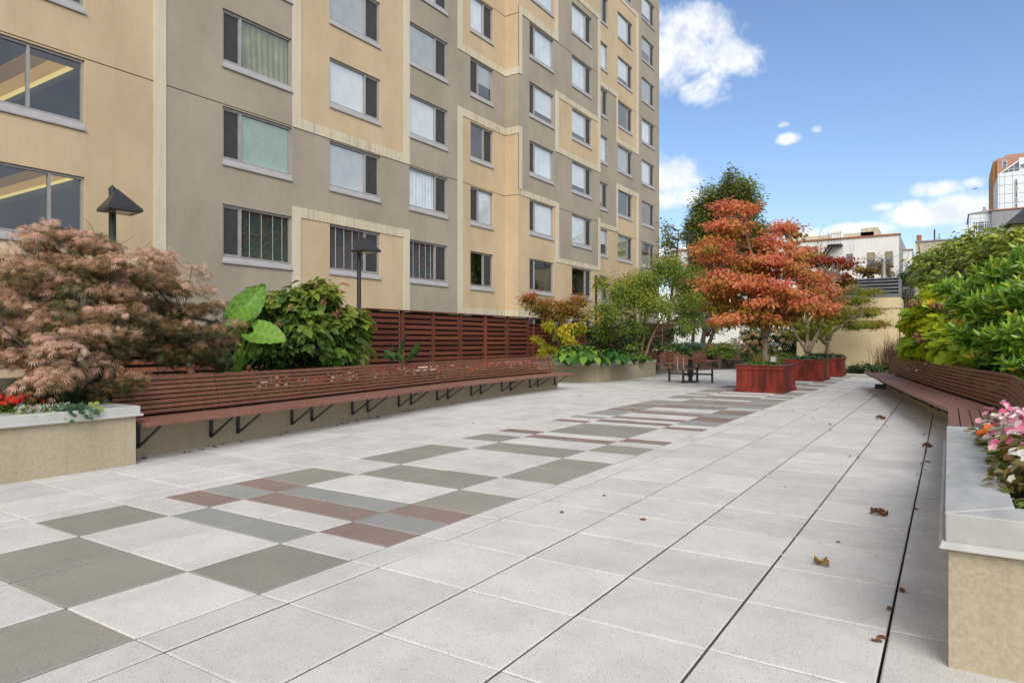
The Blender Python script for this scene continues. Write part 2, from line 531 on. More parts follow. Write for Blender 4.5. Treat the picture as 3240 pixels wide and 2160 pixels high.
M['flue'] = surf('metal flue', (.30, .28, .27, 1), (.42, .40, .38, 1), .35, 6, metallic=.7, stretch=(1, 1, .3))
M['white'] = stuccomat('white painted brick', (.84, .83, .80, 1), (.78, .77, .74, 1), .35)
M['whiteshade'] = stuccomat('white wall shade tone', (.40, .41, .43, 1), (.33, .34, .36, 1), .2)  # shaded side of the white houses, shade put into the colour
M['beigeb'] = stuccomat('beige painted wall', (.58, .52, .40, 1), (.5, .44, .33, 1), .6)
M['terracotta'] = surf('terracotta coping', (.42, .16, .08, 1), (.32, .12, .07, 1), .8, 2)
M['panelw'] = surf('white cladding', (.80, .83, .84, 1), (.76, .79, .80, 1), .6, .6)
M['line'] = surf('panel seam', (.33, .35, .36, 1), (.33, .35, .36, 1), .8, 1)
M['orange'] = surf('sun-toned orange brick', (.62, .30, .115, 1), (.56, .27, .105, 1), .9, 1.5)  # lit side faces of the tower, sunlight put into the colour
M['pink'] = surf('shade-toned brick', (.47, .26, .185, 1), (.42, .235, .165, 1), .9, 1.5)  # duller front of the same tower, shade put into the colour
M['stucgrey'] = stuccomat('grey rough render', (.33, .34, .36, 1), (.25, .255, .275, 1), .35)
M['farglass'] = surf('far window', (.10, .115, .125, 1), (.16, .18, .19, 1), .15, .4)
M['brick'] = surf('red brick', (.52, .20, .13, 1), (.42, .15, .10, 1), .9, 4)
M['black'] = surf('black plastic', (.012, .012, .013, 1), (.02, .02, .02, 1), .45, 8)
M['stone'] = surf('pebble', (.62, .5, .33, 1), (.5, .38, .22, 1), .6, 30)
M['stonew'] = surf('white pebble', (.8, .77, .7, 1), (.7, .66, .6, 1), .6, 30)
M['deadleaf'] = surf('dead leaf', (.19, .075, .03, 1), (.12, .045, .02, 1), .8, 20, tint=.4)
M['deadgold'] = surf('golden dead leaf', (.33, .19, .06, 1), (.22, .11, .035, 1), .8, 20, tint=.3)


# ------------------------------------------------------------------ foliage
T_SIMPLE = (np.array([(0, 0, 0), (.5, -.3, .07), (1, 0, -.1), (.5, .3, .07)], float), [(0, 1, 2), (0, 2, 3)])
T_OVAL = (np.array([(0, 0, 0), (.3, -.30, .07), (.7, -.27, .03), (1, 0, -.14), (.7, .27, .03), (.3, .30, .07), (.35, 0, 0), (.7, 0, -.04)], float),
          [(0, 1, 6), (1, 2, 7, 6), (2, 3, 7), (3, 4, 7), (4, 5, 6, 7), (5, 0, 6)])
T_LONG = (np.array([(0, 0, 0), (.25, -.12, .035), (.6, -.14, .03), (1, 0, -.08), (.6, .14, .03), (.25, .12, .035), (.3, 0, .01), (.65, 0, 0)], float),
          [(0, 1, 6), (1, 2, 7, 6), (2, 3, 7), (3, 4, 7), (4, 5, 6, 7), (5, 0, 6)])


def lace_template():
    v, f = [(0, 0, 0)], []
    for a, l in ((-75, .55), (-48, .8), (-22, .95), (0, 1.0), (22, .95), (48, .8), (75, .55)):
        a = R(a); c, s = math.cos(a), math.sin(a)
        b = len(v)
        v += [(c * l * .45 + s * .034, s * l * .45 - c * .034, .03), (c * l, s * l, -.30 * l), (c * l * .45 - s * .034, s * l * .45 + c * .034, .03)]
        f.append((0, b, b + 1, b + 2))
    return np.array(v, float), f


def lobed_template():
    """oak-leaf outline, five lobes, folded along the rib"""
    half = [(0, .0), (.12, .16), (.2, .34), (.34, .22), (.42, .2), (.5, .46), (.62, .40), (.66, .18), (.8, .24), (.88, .16), (1.0, 0)]
    v, f = [], []
    for x, y in half: v.append((x, y, .10 * y + .04 * math.sin(x * 7) - .16 * x * x))
    n = len(half)
    for x, y in half: v.append((x, -y, .10 * y + .04 * math.sin(x * 6 + 1) - .16 * x * x))
    for x, y in half: v.append((x, 0, -.16 * x * x))
    for i in range(n - 1):
        f.append((2 * n + i, 2 * n + i + 1, i + 1, i)); f.append((n + i, n + i + 1, 2 * n + i + 1, 2 * n + i))
    return np.array(v, float), f


def broad_template(w=.42, droop=.25, cup=.12, heart=.0, nx=7):
    """large smooth leaf with a grid surface"""
    v, f = [], []
    for i in range(nx + 1):
        x = i / nx
        ww = w * (math.sin(math.pi * min(1, x * 1.02) ** .72) ** .8 if 0 < x < 1 else 0) + 1e-4
        for j in (-1, -.5, 0, .5, 1):
            xx = x - heart * abs(j) ** 1.5 * (1 - x) ** 2
            v.append((xx, j * ww, cup * abs(j) * ww * 2 - droop * x * x + .018 * math.sin(i * 2.1 + j * 3) * abs(j)))
    for i in range(nx):
        for j in range(4):
            a = i * 5 + j
            f.append((a, a + 1, a + 6, a + 5))
    return np.array(v, float), f


T_LACE = lace_template()
T_LOBED = lobed_template()
T_HOSTA = broad_template(.34, .32, .12, .12)
T_ROUND = broad_template(.40, .30, .10, .16)
T_LAUREL = broad_template(.15, .16, .18, 0, 6)


def unit(a):
    return a / np.maximum(np.linalg.norm(a, axis=1, keepdims=True), 1e-9)


def leaves(name, tmpl, P, D, U, S, T, mat, parent=None, smooth=False, W=None):
    """one mesh of leaves: positions, axis directions, approximate upward normals, sizes, tints"""
    tv, tf = tmpl
    n, k = len(P), len(tv)
    D = unit(D)
    Y = unit(np.cross(U, D) + 1e-6)
    Z = np.cross(D, Y)
    S = np.asarray(S, float).reshape(-1, 1, 1)
    W = np.ones((n, 1, 1)) if W is None else np.asarray(W, float).reshape(-1, 1, 1)
    V = P[:, None, :] + S * (tv[None, :, 0:1] * D[:, None, :] + tv[None, :, 1:2] * W * Y[:, None, :] + tv[None, :, 2:3] * Z[:, None, :])
    V = V.reshape(-1, 3)
    off = np.arange(n) * k
    cnt = np.array([len(f) for f in tf])
    flat = np.concatenate([np.array(f) for f in tf])
    idx = (off[:, None] + flat[None, :]).reshape(-1)
    tot = np.tile(cnt, n)
    start = np.concatenate([[0], np.cumsum(tot)[:-1]])
    me = bpy.data.meshes.new(name)
    me.vertices.add(len(V)); me.vertices.foreach_set('co', V.astype(np.float32).ravel())
    me.loops.add(len(idx)); me.loops.foreach_set('vertex_index', idx.astype(np.int32))
    me.polygons.add(len(tot)); me.polygons.foreach_set('loop_start', start.astype(np.int32))
    me.polygons.foreach_set('loop_total', tot.astype(np.int32))
    if smooth: me.polygons.foreach_set('use_smooth', np.ones(len(tot), bool))
    a = me.attributes.new('tint', 'FLOAT', 'FACE')
    a.data.foreach_set('value', np.repeat(np.clip(T, 0, 1), len(tf)).astype(np.float32))
    me.materials.append(mat)
    me.update(calc_edges=True)
    me.validate()
    o = bpy.data.objects.new(name, me)
    COL.objects.link(o)
    if parent: o.parent = parent
    return o


def clusters(blobs):
    """cluster centres through the volume of ellipsoids: (centre, radii, count, tint shift)"""
    C, O, K, B = [], [], [], []
    for c, r, n, k in blobs:
        d = unit(rng.normal(size=(n, 3)))
        rad = rng.random(n) ** .42
        C.append(np.array(c)[None] + d * rad[:, None] * np.array(r)[None])
        O.append(d * rad[:, None]); K.append(np.full(n, k)); B.append(np.repeat(np.array(c)[None], n, 0))
    return np.concatenate(C), np.concatenate(O), np.concatenate(K), np.concatenate(B)


def foliage(name, blobs, per, flat, size, tmpl, mat, parent, droop=.5, up=1.0, tint=(.5, .25), hgain=.2, smooth=False, outward=1.0, sizevar=.3):
    C, O, K, B = clusters(blobs)
    n = len(C) * per
    cl = np.repeat(np.arange(len(C)), per)
    off = rng.normal(size=(n, 3)) * np.array(flat)[None] * .55
    P = C[cl] + off
    hd = O[cl] * outward + off / max(flat) * .8 + rng.normal(size=(n, 3)) * .45
    hd[:, 2] = hd[:, 2] * .4 - droop
    U = rng.normal(size=(n, 3)) * .45
    U[:, 2] += up
    U += O[cl] * .5
    ct = rng.normal(size=len(C)) * tint[1]
    T = tint[0] + K[cl] + ct[cl] + rng.normal(size=n) * tint[1] * .5 + hgain * O[cl][:, 2] + off[:, 2] / max(flat[2], 1e-3) * .05
    S = size * (1 + sizevar * rng.normal(size=n).clip(-2, 2))
    leaves(name, tmpl, P, hd, U, S, T, mat, parent, smooth)
    return C


def limb(mb, a, b, r0, r1, sag=.0, n=6, seg=5, wob=.04):
    a, b = Vector(a), Vector(b)
    L = (b - a).length
    pts, rr = [], []
    o1 = Vector(rng.normal(size=3)) * wob * L
    for i in range(seg + 1):
        t = i / seg
        p = a.lerp(b, t)
        p.z += sag * L * math.sin(math.pi * t)
        p += o1 * math.sin(math.pi * t)
        pts.append(p); rr.append(r0 + (r1 - r0) * t)
    mb.tube(pts, rr, n)
    return pts


def branches_to(mb, nodes, C, r0, r1, every=1, sag=.08):
    """a limb to each cluster from the trunk node that suits it best"""
    nd = np.array([tuple(p) for p in nodes])
    for c in C[::every]:
        d = np.linalg.norm(nd - c[None], axis=1) + np.where(nd[:, 2] > c[2] - .05, 1.5, 0)
        j = int(np.argmin(d))
        limb(mb, nd[j], c, r0, r1, sag, 4, 4)


def grass_blades(name, centers, spread, n, h, w, mat, parent=None, lean=.6, tint=(.5, .2)):
    """curved blades, four segments each"""
    tv, tf = [], []
    for i in range(5):
        t = i / 4
        ww = .5 * (1 - t ** 2) + .03
        tv += [(t, -ww, 0), (t, ww, 0)]
    for i in range(4): tf.append((2 * i, 2 * i + 1, 2 * i + 3, 2 * i + 2))
    V, F, T = [], [], []
    mb = MB()
    for _ in range(n):
        c = centers[random.randrange(len(centers))]
        b = Vector((c[0] + random.gauss(0, spread), c[1] + random.gauss(0, spread), c[2]))
        a = random.uniform(0, 2 * math.pi)
        d = Vector((math.cos(a), math.sin(a), 0)); s = Vector((-d.y, d.x, 0))
        hh = h * random.uniform(.6, 1.2); ln = lean * random.uniform(.3, 1.3)
        vs = []
        for i in range(5):
            t = i / 4
            p = b + d * (hh * ln * t * t * 1.1) + Vector((0, 0, hh * (t - .45 * ln * t ** 3)))
            ww = w * (1 - t ** 1.6) * .5 + .0006
            vs += [p - s * ww, p + s * ww]
        mb.add(vs, [(2 * i, 2 * i + 1, 2 * i + 3, 2 * i + 2) for i in range(4)], 0, min(1, max(0, random.gauss(*tint))))
    return mb.build(name, mat, parent)


LM = {}
LM['dogwood'] = leafmat('dogwood leaves', [(0, (.13, .18, .018)), (.25, (.32, .23, .025)), (.48, (.58, .26, .07)), (.7, (.74, .28, .13)), (1, (.72, .19, .14))], .45, .48)
LM['dogdark'] = leafmat('maroon dogwood leaves', [(0, (.15, .18, .018)), (.35, (.22, .15, .02)), (.6, (.34, .08, .03)), (1, (.40, .05, .04))], .5, .42)
LM['maplegold'] = leafmat('green gold leaves', [(0, (.16, .22, .022)), (.5, (.31, .32, .03)), (.8, (.36, .22, .03)), (1, (.40, .13, .035))], .5, .45)
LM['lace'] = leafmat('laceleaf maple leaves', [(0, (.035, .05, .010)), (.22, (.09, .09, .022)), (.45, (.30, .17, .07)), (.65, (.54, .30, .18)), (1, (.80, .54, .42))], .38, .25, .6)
LM['birch'] = leafmat('birch leaves', [(0, (.07, .13, .02)), (.5, (.20, .29, .04)), (.8, (.33, .38, .05)), (1, (.55, .42, .03))], .45, .45)
LM['pear'] = leafmat('tall tree leaves', [(0, (.09, .135, .03)), (.5, (.21, .27, .06)), (.85, (.36, .34, .07)), (1, (.46, .34, .08))], .4, .42)
LM['green'] = leafmat('mid green leaves', [(0, (.03, .08, .015)), (.5, (.085, .18, .028)), (1, (.19, .30, .04))], .4, .38)
LM['dkgreen'] = leafmat('dark green leaves', [(0, (.018, .048, .014)), (.5, (.045, .10, .024)), (1, (.10, .18, .035))], .4, .35)
LM['shrub'] = leafmat('hydrangea leaves', [(0, (.04, .085, .014)), (.5, (.13, .22, .032)), (.85, (.27, .31, .045)), (1, (.36, .20, .07))], .42, .4)
LM['ear'] = leafmat('elephant ear leaves', [(0, (.075, .20, .022)), (.5, (.16, .33, .04)), (1, (.28, .46, .07))], .36, .4)
LM['amber'] = leafmat('amber leaves', [(0, (.18, .18, .025)), (.4, (.34, .22, .03)), (.75, (.50, .20, .04)), (1, (.55, .12, .03))], .5, .45)
LM['yellow'] = leafmat('yellow vine leaves', [(0, (.16, .24, .012)), (.5, (.42, .40, .018)), (.85, (.58, .45, .025)), (1, (.5, .22, .03))], .45, .4)
LM['hosta'] = leafmat('hosta leaves', [(0, (.016, .065, .022)), (.5, (.06, .16, .03)), (1, (.20, .32, .04))], .35, .25)
LM['laurel'] = leafmat('laurel leaves', [(0, (.045, .14, .015)), (.5, (.15, .33, .03)), (.84, (.34, .50, .045)), (.95, (.48, .55, .05)), (1, (.75, .5, .03))], .2, .38, .7)
LM['oakleaf'] = leafmat('oakleaf leaves', [(0, (.19, .34, .015)), (.45, (.42, .55, .025)), (.85, (.62, .62, .04)), (.96, (.66, .40, .04)), (1, (.55, .13, .04))], .45, .45)
LM['viburnum'] = leafmat('viburnum leaves', [(0, (.06, .125, .02)), (.5, (.22, .32, .045)), (.9, (.44, .50, .07)), (1, (.52, .52, .08))], .35, .4, .5)
LM['ivy'] = leafmat('ivy leaves', [(0, (.012, .035, .014)), (.6, (.035, .085, .026)), (1, (.09, .15, .05))], .35, .25, .5)
LM['spruce'] = leafmat('blue spruce', [(0, (.05, .075, .085)), (1, (.15, .20, .22))], .6, .1)
LM['grass'] = leafmat('dark grass blades', [(0, (.006, .022, .007)), (1, (.03, .08, .018))], .35, .25)
LM['goldgrass'] = leafmat('gold grass', [(0, (.25, .17, .03)), (1, (.45, .3, .05))], .6, .3)
LM['plume'] = leafmat('pinkish grass plumes', [(0, (.10, .13, .03)), (.5, (.17, .12, .06)), (1, (.24, .13, .09))], .7, .3)
LM['redpet'] = leafmat('red petals', [(0, (.55, .012, .010)), (1, (.75, .05, .02))], .5, .3)
LM['whitepet'] = leafmat('white petals', [(0, (.75, .74, .62)), (1, (.88, .87, .82))], .5, .3)
LM['pinkpet'] = leafmat('pink petals', [(0, (.68, .12, .28)), (.6, (.80, .30, .42)), (1, (.85, .6, .62))], .5, .35)
LM['orangepet'] = leafmat('orange petals', [(0, (.85, .11, .01)), (1, (.9, .2, .02))], .5, .3)
LM['tanhead'] = leafmat('dried flower heads', [(0, (.35, .24, .10)), (.5, (.52, .38, .20)), (1, (.58, .34, .24))], .7, .25)
LM['brownhead'] = leafmat('brown dried flower heads', [(0, (.11, .045, .02)), (.6, (.28, .14, .06)), (1, (.45, .28, .15))], .7, .25)
LM['duskpink'] = leafmat('dusky flower heads', [(0, (.22, .08, .06)), (1, (.42, .2, .17))], .7, .25)
LM['begleaf'] = leafmat('begonia leaves', [(0, (.03, .09, .01)), (.6, (.12, .22, .025)), (1, (.30, .34, .05))], .3, .35, .5)
LM['begbronze'] = leafmat('bronze begonia leaves', [(0, (.10, .12, .02)), (.5, (.28, .26, .07)), (1, (.28, .12, .04))], .35, .35, .5)


# ------------------------------------------------------------------ ground and paving
def plane(name, x0, y0, x1, y1, z, mat, kind='structure'):
    mb = MB(); mb.add([(x0, y0, z), (x1, y0, z), (x1, y1, z), (x0, y1, z)], [(0, 1, 2, 3)])
    o = mb.build(name, mat)
    if kind: o['kind'] = kind
    return o


plane('ground', -2500, -2500, 2500, 2500, -.16, M['ground'])
plane('paving_bed', -16, -6, 6, 40, -.05, M['bed'])
XL = [-12.26, -11.65, -11.04, -10.43, -9.82, -9.21, -8.60, -7.99, -7.38, -6.77, -6.16, -5.55, -5.33, -4.72, -4.11, -3.50, -2.89, -2.67, -2.06, -1.44, -.83, -.22, .39, 1.0]
PATTERN = [(-.3, 'GWWG'), (.31, 'WGGW'), (.92, 'GWWG'), (1.53, 'WGGW'), (2.14, 'GWWG'), (2.75, 'WBBW'), (3.055, 'RWWR'), (3.36, 'BRRB'),
           (3.665, 'RBBR'), (3.97, 'GWWG'), (4.58, 'WGGW'), (5.19, 'GWWG'), (5.80, 'GWWG'), (6.41, 'WGGW'), (7.0, 'GWWG'), (7.56, 'WRRW'),
           (7.86, 'RWWR'), (8.16, 'WGGW'), (8.76, 'WGGW'), (9.36, 'RWWR'), (9.66, 'WRRW'), (9.96, 'BWWB'), (10.26, 'WRRB'), (10.56, 'BWWR'),
           (11.17, 'BRRB'), (11.47, 'RBBB'), (11.77, 'GWWR'), (12.38, 'RRBB'), (12.68, 'BRRW'), (12.98, 'GBBB'), (13.59, 'BRRR'), (13.9, 'WGGB'),
           (14.5, 'BWWB'), (14.8, 'GGGG'), (15.4, 'WRRW'), (15.7, 'BWWB'), (16.3, 'WBBW'), (16.6, 'GWWG'), (17.2, 'BRRB'), (17.8, 'WBBW'),
           (18.4, 'GWWG'), (19.0, 'RBBR'), (19.6, 'WGGW'), (20.2, 'BWWB'), (20.8, 'GRRG'), (21.4, 'WGGW'), (22.0, 'RWWR'), (22.6, 'GBBG'),
           (23.2, 'WGGW'), (23.8, 'BWWB'), (24.4, 'GRRG'), (25.0, 'WGGW'), (25.6, 'GWWG'), (26.2, 'BRRB'), (26.8, 'WGGW'), (27.4, 'GWWG'), (28.0, 'WGGW'), (28.6, None)]


def build_paving():
    mb, sand = MB(), MB()
    CI = {'W': 0, 'G': 1, 'B': 2, 'R': 3}

    def slab(x0, x1, y0, y1, ci):
        gx, gy, ch, cd = .0055, .003, .006, .005
        t = random.random()
        zs = [random.gauss(0, .0007) for _ in range(4)]
        if x0 > -2.7 and x1 < 0 and 3.4 < y0 < 8 or -7.4 < x0 < -5.5 and 4 < y0 < 11: zs = [0, 0, 0, 0]
        elif random.random() < .15: zs = [z + random.choice((-.0012, .0008)) for z in zs]
        X0, X1, Y0, Y1 = x0 + gx, x1 - gx, y0 + gy, y1 - gy
        top = [(X0 + ch, Y0 + ch, zs[0]), (X1 - ch, Y0 + ch, zs[1]), (X1 - ch, Y1 - ch, zs[2]), (X0 + ch, Y1 - ch, zs[3])]
        mid = [(X0, Y0, zs[0] - cd), (X1, Y0, zs[1] - cd), (X1, Y1, zs[2] - cd), (X0, Y1, zs[3] - cd)]
        bot = [(X0, Y0, -.046), (X1, Y0, -.046), (X1, Y1, -.046), (X0, Y1, -.046)]
        fs = [(0, 1, 2, 3)]
        for i in range(4):
            j = (i + 1) % 4
            fs.append((i, 4 + i, 4 + j, j))
        mb.add(top + mid, fs, ci, t)
        mb.add(mid + bot, [(i, 4 + i, 4 + (i + 1) % 4, (i + 1) % 4) for i in range(4)], 4, t)
        # sand packed into the cross joint behind the slab
        sand.add([(X0 + .002, Y1 - .004, -.0065), (X1 - .002, Y1 - .004, -.0065), (X1 - .002, y1 + gy + .004, -.0065), (X0 + .002, y1 + gy + .004, -.0065)], [(0, 1, 2, 3)])
    for i in range(len(XL) - 1):
        x0, x1 = XL[i], XL[i + 1]
        band = -5.34 < x0 and x1 < -2.88
        if band:
            c = {-5.33: 0, -4.72: 1, -4.11: 2, -3.5: 3}[x0]
            for (y0, p), (y1, _) in zip(PATTERN[:-1], PATTERN[1:]):
                slab(x0, x1, y0, y1, CI[p[c]])
            ys = -.3
            for k in range(4): slab(x0, x1, ys - .61 * (k + 1), ys - .61 * k, CI['GWWG'[c] if k % 2 else 'WGGW'[c]])
            y = 28.6
            while y < 36: slab(x0, x1, y, y + .61, 0); y += .61
        else:
            y = 1.53 - 7 * .61
            while y < 36.5:
                slab(x0, x1, y, y + .61, 0); y += .61
    o = mb.build('paving', [M['paver'], M['paverg'], M['paverb'], M['paverr'], M['slabside']]); o['kind'] = 'structure'
    o = sand.build('paving_joint_sand', M['sand']); o['kind'] = 'structure'
    # pale saw cuts fanning over the slabs where the courses turn
    cut = MB()

    def line(x0, y0, x1, y1, w=.010):
        d = Vector((x1 - x0, y1 - y0, 0)).normalized(); s = Vector((-d.y, d.x, 0)) * w / 2
        a, b = Vector((x0, y0, .0008)), Vector((x1, y1, .0008))
        cut.add([a - s, b - s, b + s, a + s], [(0, 1, 2, 3)])
    xs = [-2.66, -2.07, -1.45, -.84, -.23]
    for k in range(4):
        xa, xb = xs[k] + .01, xs[k + 1]
        y0 = 4.35 - .1 * k
        for (f0, f1) in ((.15, .02), (.15, .45), (.62, .36), (.85, .75), (.85, 1.15), (1.45, 1.05), (1.45, 1.6), (2.0, 1.9), (2.5, 2.15), (2.5, 2.75)):
            line(xa, y0 + f0 + random.gauss(0, .02), xb - .01, y0 + f1 + random.gauss(0, .02))
        if k < 2:
            for (f0, f1) in ((.1, .34), (.1, .02), (-.45, -.3)):
                line(xa, 1.0 + f0 - .28 * k, xb - .01, 1.0 + f1 - .28 * k)
    for xa, xb, y0 in ((-6.15, -5.56, 4.6), (-6.15, -5.56, 5.5), (-6.76, -6.17, 5.3), (-6.76, -6.17, 6.4), (-6.15, -5.56, 7.2), (-6.76, -6.17, 8.1), (-7.37, -6.78, 7.0), (-6.15, -5.56, 9.3)):
        for f0, f1 in ((0, .3), (.1, -.1), (.34, .6), (.6, .4)):
            line(xa, y0 + f0, xb, y0 + f1)
    o = cut.build('paving_saw_cuts', M['chalk']); o['kind'] = 'structure'


build_paving()

# ------------------------------------------------------------------ apartment building
FH, Z0T, Z0B = 2.732, 5.10, 3.47           # storey, window head and sill of the first full row
X1, X2, X3 = -17.0, -16.28, -17.0
COLS = [  # y0, y1, plane, side of the dark insect screen, mullion from y0
    ('c0', 5.45, 7.84, X1, None, 1.27), ('c1', 11.42, 13.78, X1, 'L', .60), ('c2', 15.30, 17.64, X1, 'R', 1.64),
    ('c3', 19.18, 21.49, X1, 'R', 1.59), ('c4', 23.04, 24.74, X1, 'A', 1.02), ('c5', 26.66, 28.93, X2, 'L', .52),
    ('c6', 30.85, 33.13, X2, 'R', 1.62), ('c7', 34.90, 36.74, X3, 'A', 1.2), ('c8', 38.20, 40.46, X3, 'R', 1.62), ('c9', 42.06, 44.30, X3, 'R', 1.55)]
ROWS = range(-1, 9)
ROOF = 33.0


def in_frame(y0, y1, z0, z1, X):
    pts = [seen(X, y, z) for y in (y0, y1) for z in (z0, z1)]
    pts = [p for p in pts if p]
    if not pts: return False
    return max(p[0] for p in pts) > -.02 and min(p[0] for p in pts) < 1.02 and max(p[1] for p in pts) > -.04 and min(p[1] for p in pts) < 1


WINS = []
for name, y0, y1, X, side, ms in COLS:
    for k in ROWS:
        zb, zt = Z0B + FH * k, Z0T + FH * k
        if in_frame(y0, y1, zb, zt, X):
            WINS.append((name, k, y0, y1, zb, zt, X, side, ms))
HOLES = [(w[6], w[2], w[3], w[4], w[5]) for w in WINS]
YE, GR, CR, JO, CV = 0, 1, 2, 3, 4


def inside(y, z, r): return r[0] <= y <= r[1] and r[2] <= z <= r[3]


BIG = 99
# rectangles (y0, y1, z0, z1, colour), later ones win
P1 = [(-BIG, BIG, -BIG, BIG, GR), (-BIG, 9.47, -BIG, BIG, YE), (9.47, 9.79, -BIG, BIG, CV),
      (13.80, 14.12, 7.88, BIG, CV), (18.87, 19.19, 7.88, BIG, CV), (14.12, 18.87, 7.88, 8.20, CR), (14.12, 18.87, 8.20, BIG, YE),
      (13.80, 14.10, -BIG, 5.43, CV), (18.86, 19.19, -BIG, 5.43, CV), (14.10, 18.86, 5.12, 5.43, CR), (14.10, 18.86, -BIG, 5.12, YE),
      (22.15, 22.47, 13.33, BIG, CV), (22.47, BIG, 13.33, 13.64, CR), (22.47, BIG, 13.64, BIG, YE),
      (22.15, 22.48, 2.33, 10.97, CV), (22.48, BIG, 10.64, 10.97, CR), (22.48, BIG, 2.66, 10.64, YE), (22.48, BIG, 2.30, 2.66, CR)]
P2 = [(-BIG, BIG, -BIG, BIG, GR), (25.0, 29.06, 16.42, BIG, YE), (25.99, 29.37, 16.10, 16.42, CR), (29.06, 29.37, 16.10, BIG, CV),
      (25.0, 25.99, 13.64, 16.42, YE), (25.69, 25.99, 13.36, 16.42, CV), (25.0, 25.69, 13.36, 13.64, CR),
      (25.0, 29.14, 2.66, 7.88, YE), (25.0, 25.99, 2.66, 10.97, YE), (25.69, 25.99, 8.14, 10.97, CV), (25.99, 29.46, 7.88, 8.14, CR), (29.14, 29.46, 5.17, 8.14, CV),
      (29.14, 34.3, 2.66, 5.17, YE), (29.46, 34.3, 5.17, 5.40, CR), (33.95, 34.3, 5.17, 8.1, CV), (25, 34.3, 2.3, 2.66, CR),
      (29.09, 34.3, 10.63, 13.64, CR), (29.09, 29.41, 10.63, 13.64, CV), (33.91, 34.3, 10.63, 13.64, CV), (29.41, 33.91, 10.90, 13.36, YE),
      (33.91, 34.3, 13.64, 19.4, CV), (29.37, 33.91, 19.1, 19.4, CR), (29.37, 34.3, 19.4, BIG, YE)]
P3 = [(-BIG, BIG, -BIG, BIG, GR), (34, 38.1, 16.4, 22.3, YE), (34, 38.1, 16.15, 16.4, CR), (38.0, 41.14, 13.7, 22.3, YE), (38.0, 41.5, 13.4, 13.7, CR),
      (38.0, 38.19, 13.4, 16.4, CV), (41.14, 41.5, 13.4, 22.6, CV), (36, 41.5, 22.3, 22.6, CR),
      (38.0, 41.5, 10.57, 10.9, CR), (38.19, 41.14, -BIG, 10.57, YE), (41.14, 41.5, -BIG, 10.9, CV), (38.0, 38.19, 8, 10.9, CV),
      (34, 38.19, 2.3, 7.92, YE), (34, 38.0, 7.92, 8.18, CR), (34, 41.5, 2.3, 2.66, CR)]
JOINTS = [7.88 + 3 * FH * i for i in range(0, 4)]


def facade(mb, X, ya, yb, za, zb, pats, ymap=None):
    ys, zs = {ya, yb}, {za, zb}
    for r in pats:
        for y in r[:2]:
            if ya < y < yb: ys.add(y)
        for z in r[2:4]:
            if za < z < zb: zs.add(z)
    holes = [h for h in HOLES if abs(h[0] - X) < 1e-6 and h[1] < yb and h[2] > ya]
    for h in holes:
        ys |= {h[1], h[2]}; zs |= {h[3], h[4]}
    for j in JOINTS:
        if za < j < zb: zs |= {j - .014, j + .014}
    ys = sorted(y for y in ys if ya <= y <= yb); zs = sorted(z for z in zs if za <= z <= zb)

    def merge(a):
        o = [a[0]]
        for v in a[1:]:
            if v - o[-1] > 1e-4: o.append(v)
        return o
    ys, zs = merge(ys), merge(zs)
    ny, nz = len(ys) - 1, len(zs) - 1
    cell = {}
    for i in range(ny):
        for j in range(nz):
            y, z = (ys[i] + ys[i + 1]) / 2, (zs[j] + zs[j + 1]) / 2
            if any(h[1] < y < h[2] and h[3] < z < h[4] for h in holes):
                cell[i, j] = None; continue
            c = GR
            for r in pats:
                if inside(y, z, r): c = r[4]
            off = .025 if c in (CR, CV) else 0.0
            if c in (YE, GR) and any(abs(z - t) < .014 for t in JOINTS): c, off = JO, -.018
            cell[i, j] = (c, off)
    P = lambda y, z, o: (X + o, y, z)
    for (i, j), c in cell.items():
        if c is None: continue
        ci, o = c
        mb.add([P(ys[i], zs[j], o), P(ys[i + 1], zs[j], o), P(ys[i + 1], zs[j + 1], o), P(ys[i], zs[j + 1], o)], [(0, 1, 2, 3)], ci)
        for di, dj in ((1, 0), (-1, 0), (0, 1), (0, -1)):
            n = cell.get((i + di, j + dj), 0)
            if n == 0: continue
            o2 = -.16 if n is None else n[1]
            if o2 >= o - 1e-6: continue
            if di:
                y = ys[i + 1] if di > 0 else ys[i]
                q = [P(y, zs[j], o), P(y, zs[j], o2), P(y, zs[j + 1], o2), P(y, zs[j + 1], o)]
                if di < 0: q.reverse()
            else:
                z = zs[j + 1] if dj > 0 else zs[j]
                q = [P(ys[i], z, o), P(ys[i + 1], z, o), P(ys[i + 1], z, o2), P(ys[i], z, o2)]
                if dj < 0: q.reverse()
            mb.add(q, [(0, 1, 2, 3)], ci)


bld = thing('apartment_building', 'tall tan and grey stucco apartment block with cream bands along the left of the terrace', 'apartment building', (0, 0, 0))
wall = MB()
facade(wall, X1, -14, 25.7, -.16, ROOF, P1)
facade(wall, X2, 25.7, 34.2, -.16, ROOF, P2)
facade(wall, X3, 34.2, 45.25, -.16, ROOF, P3)
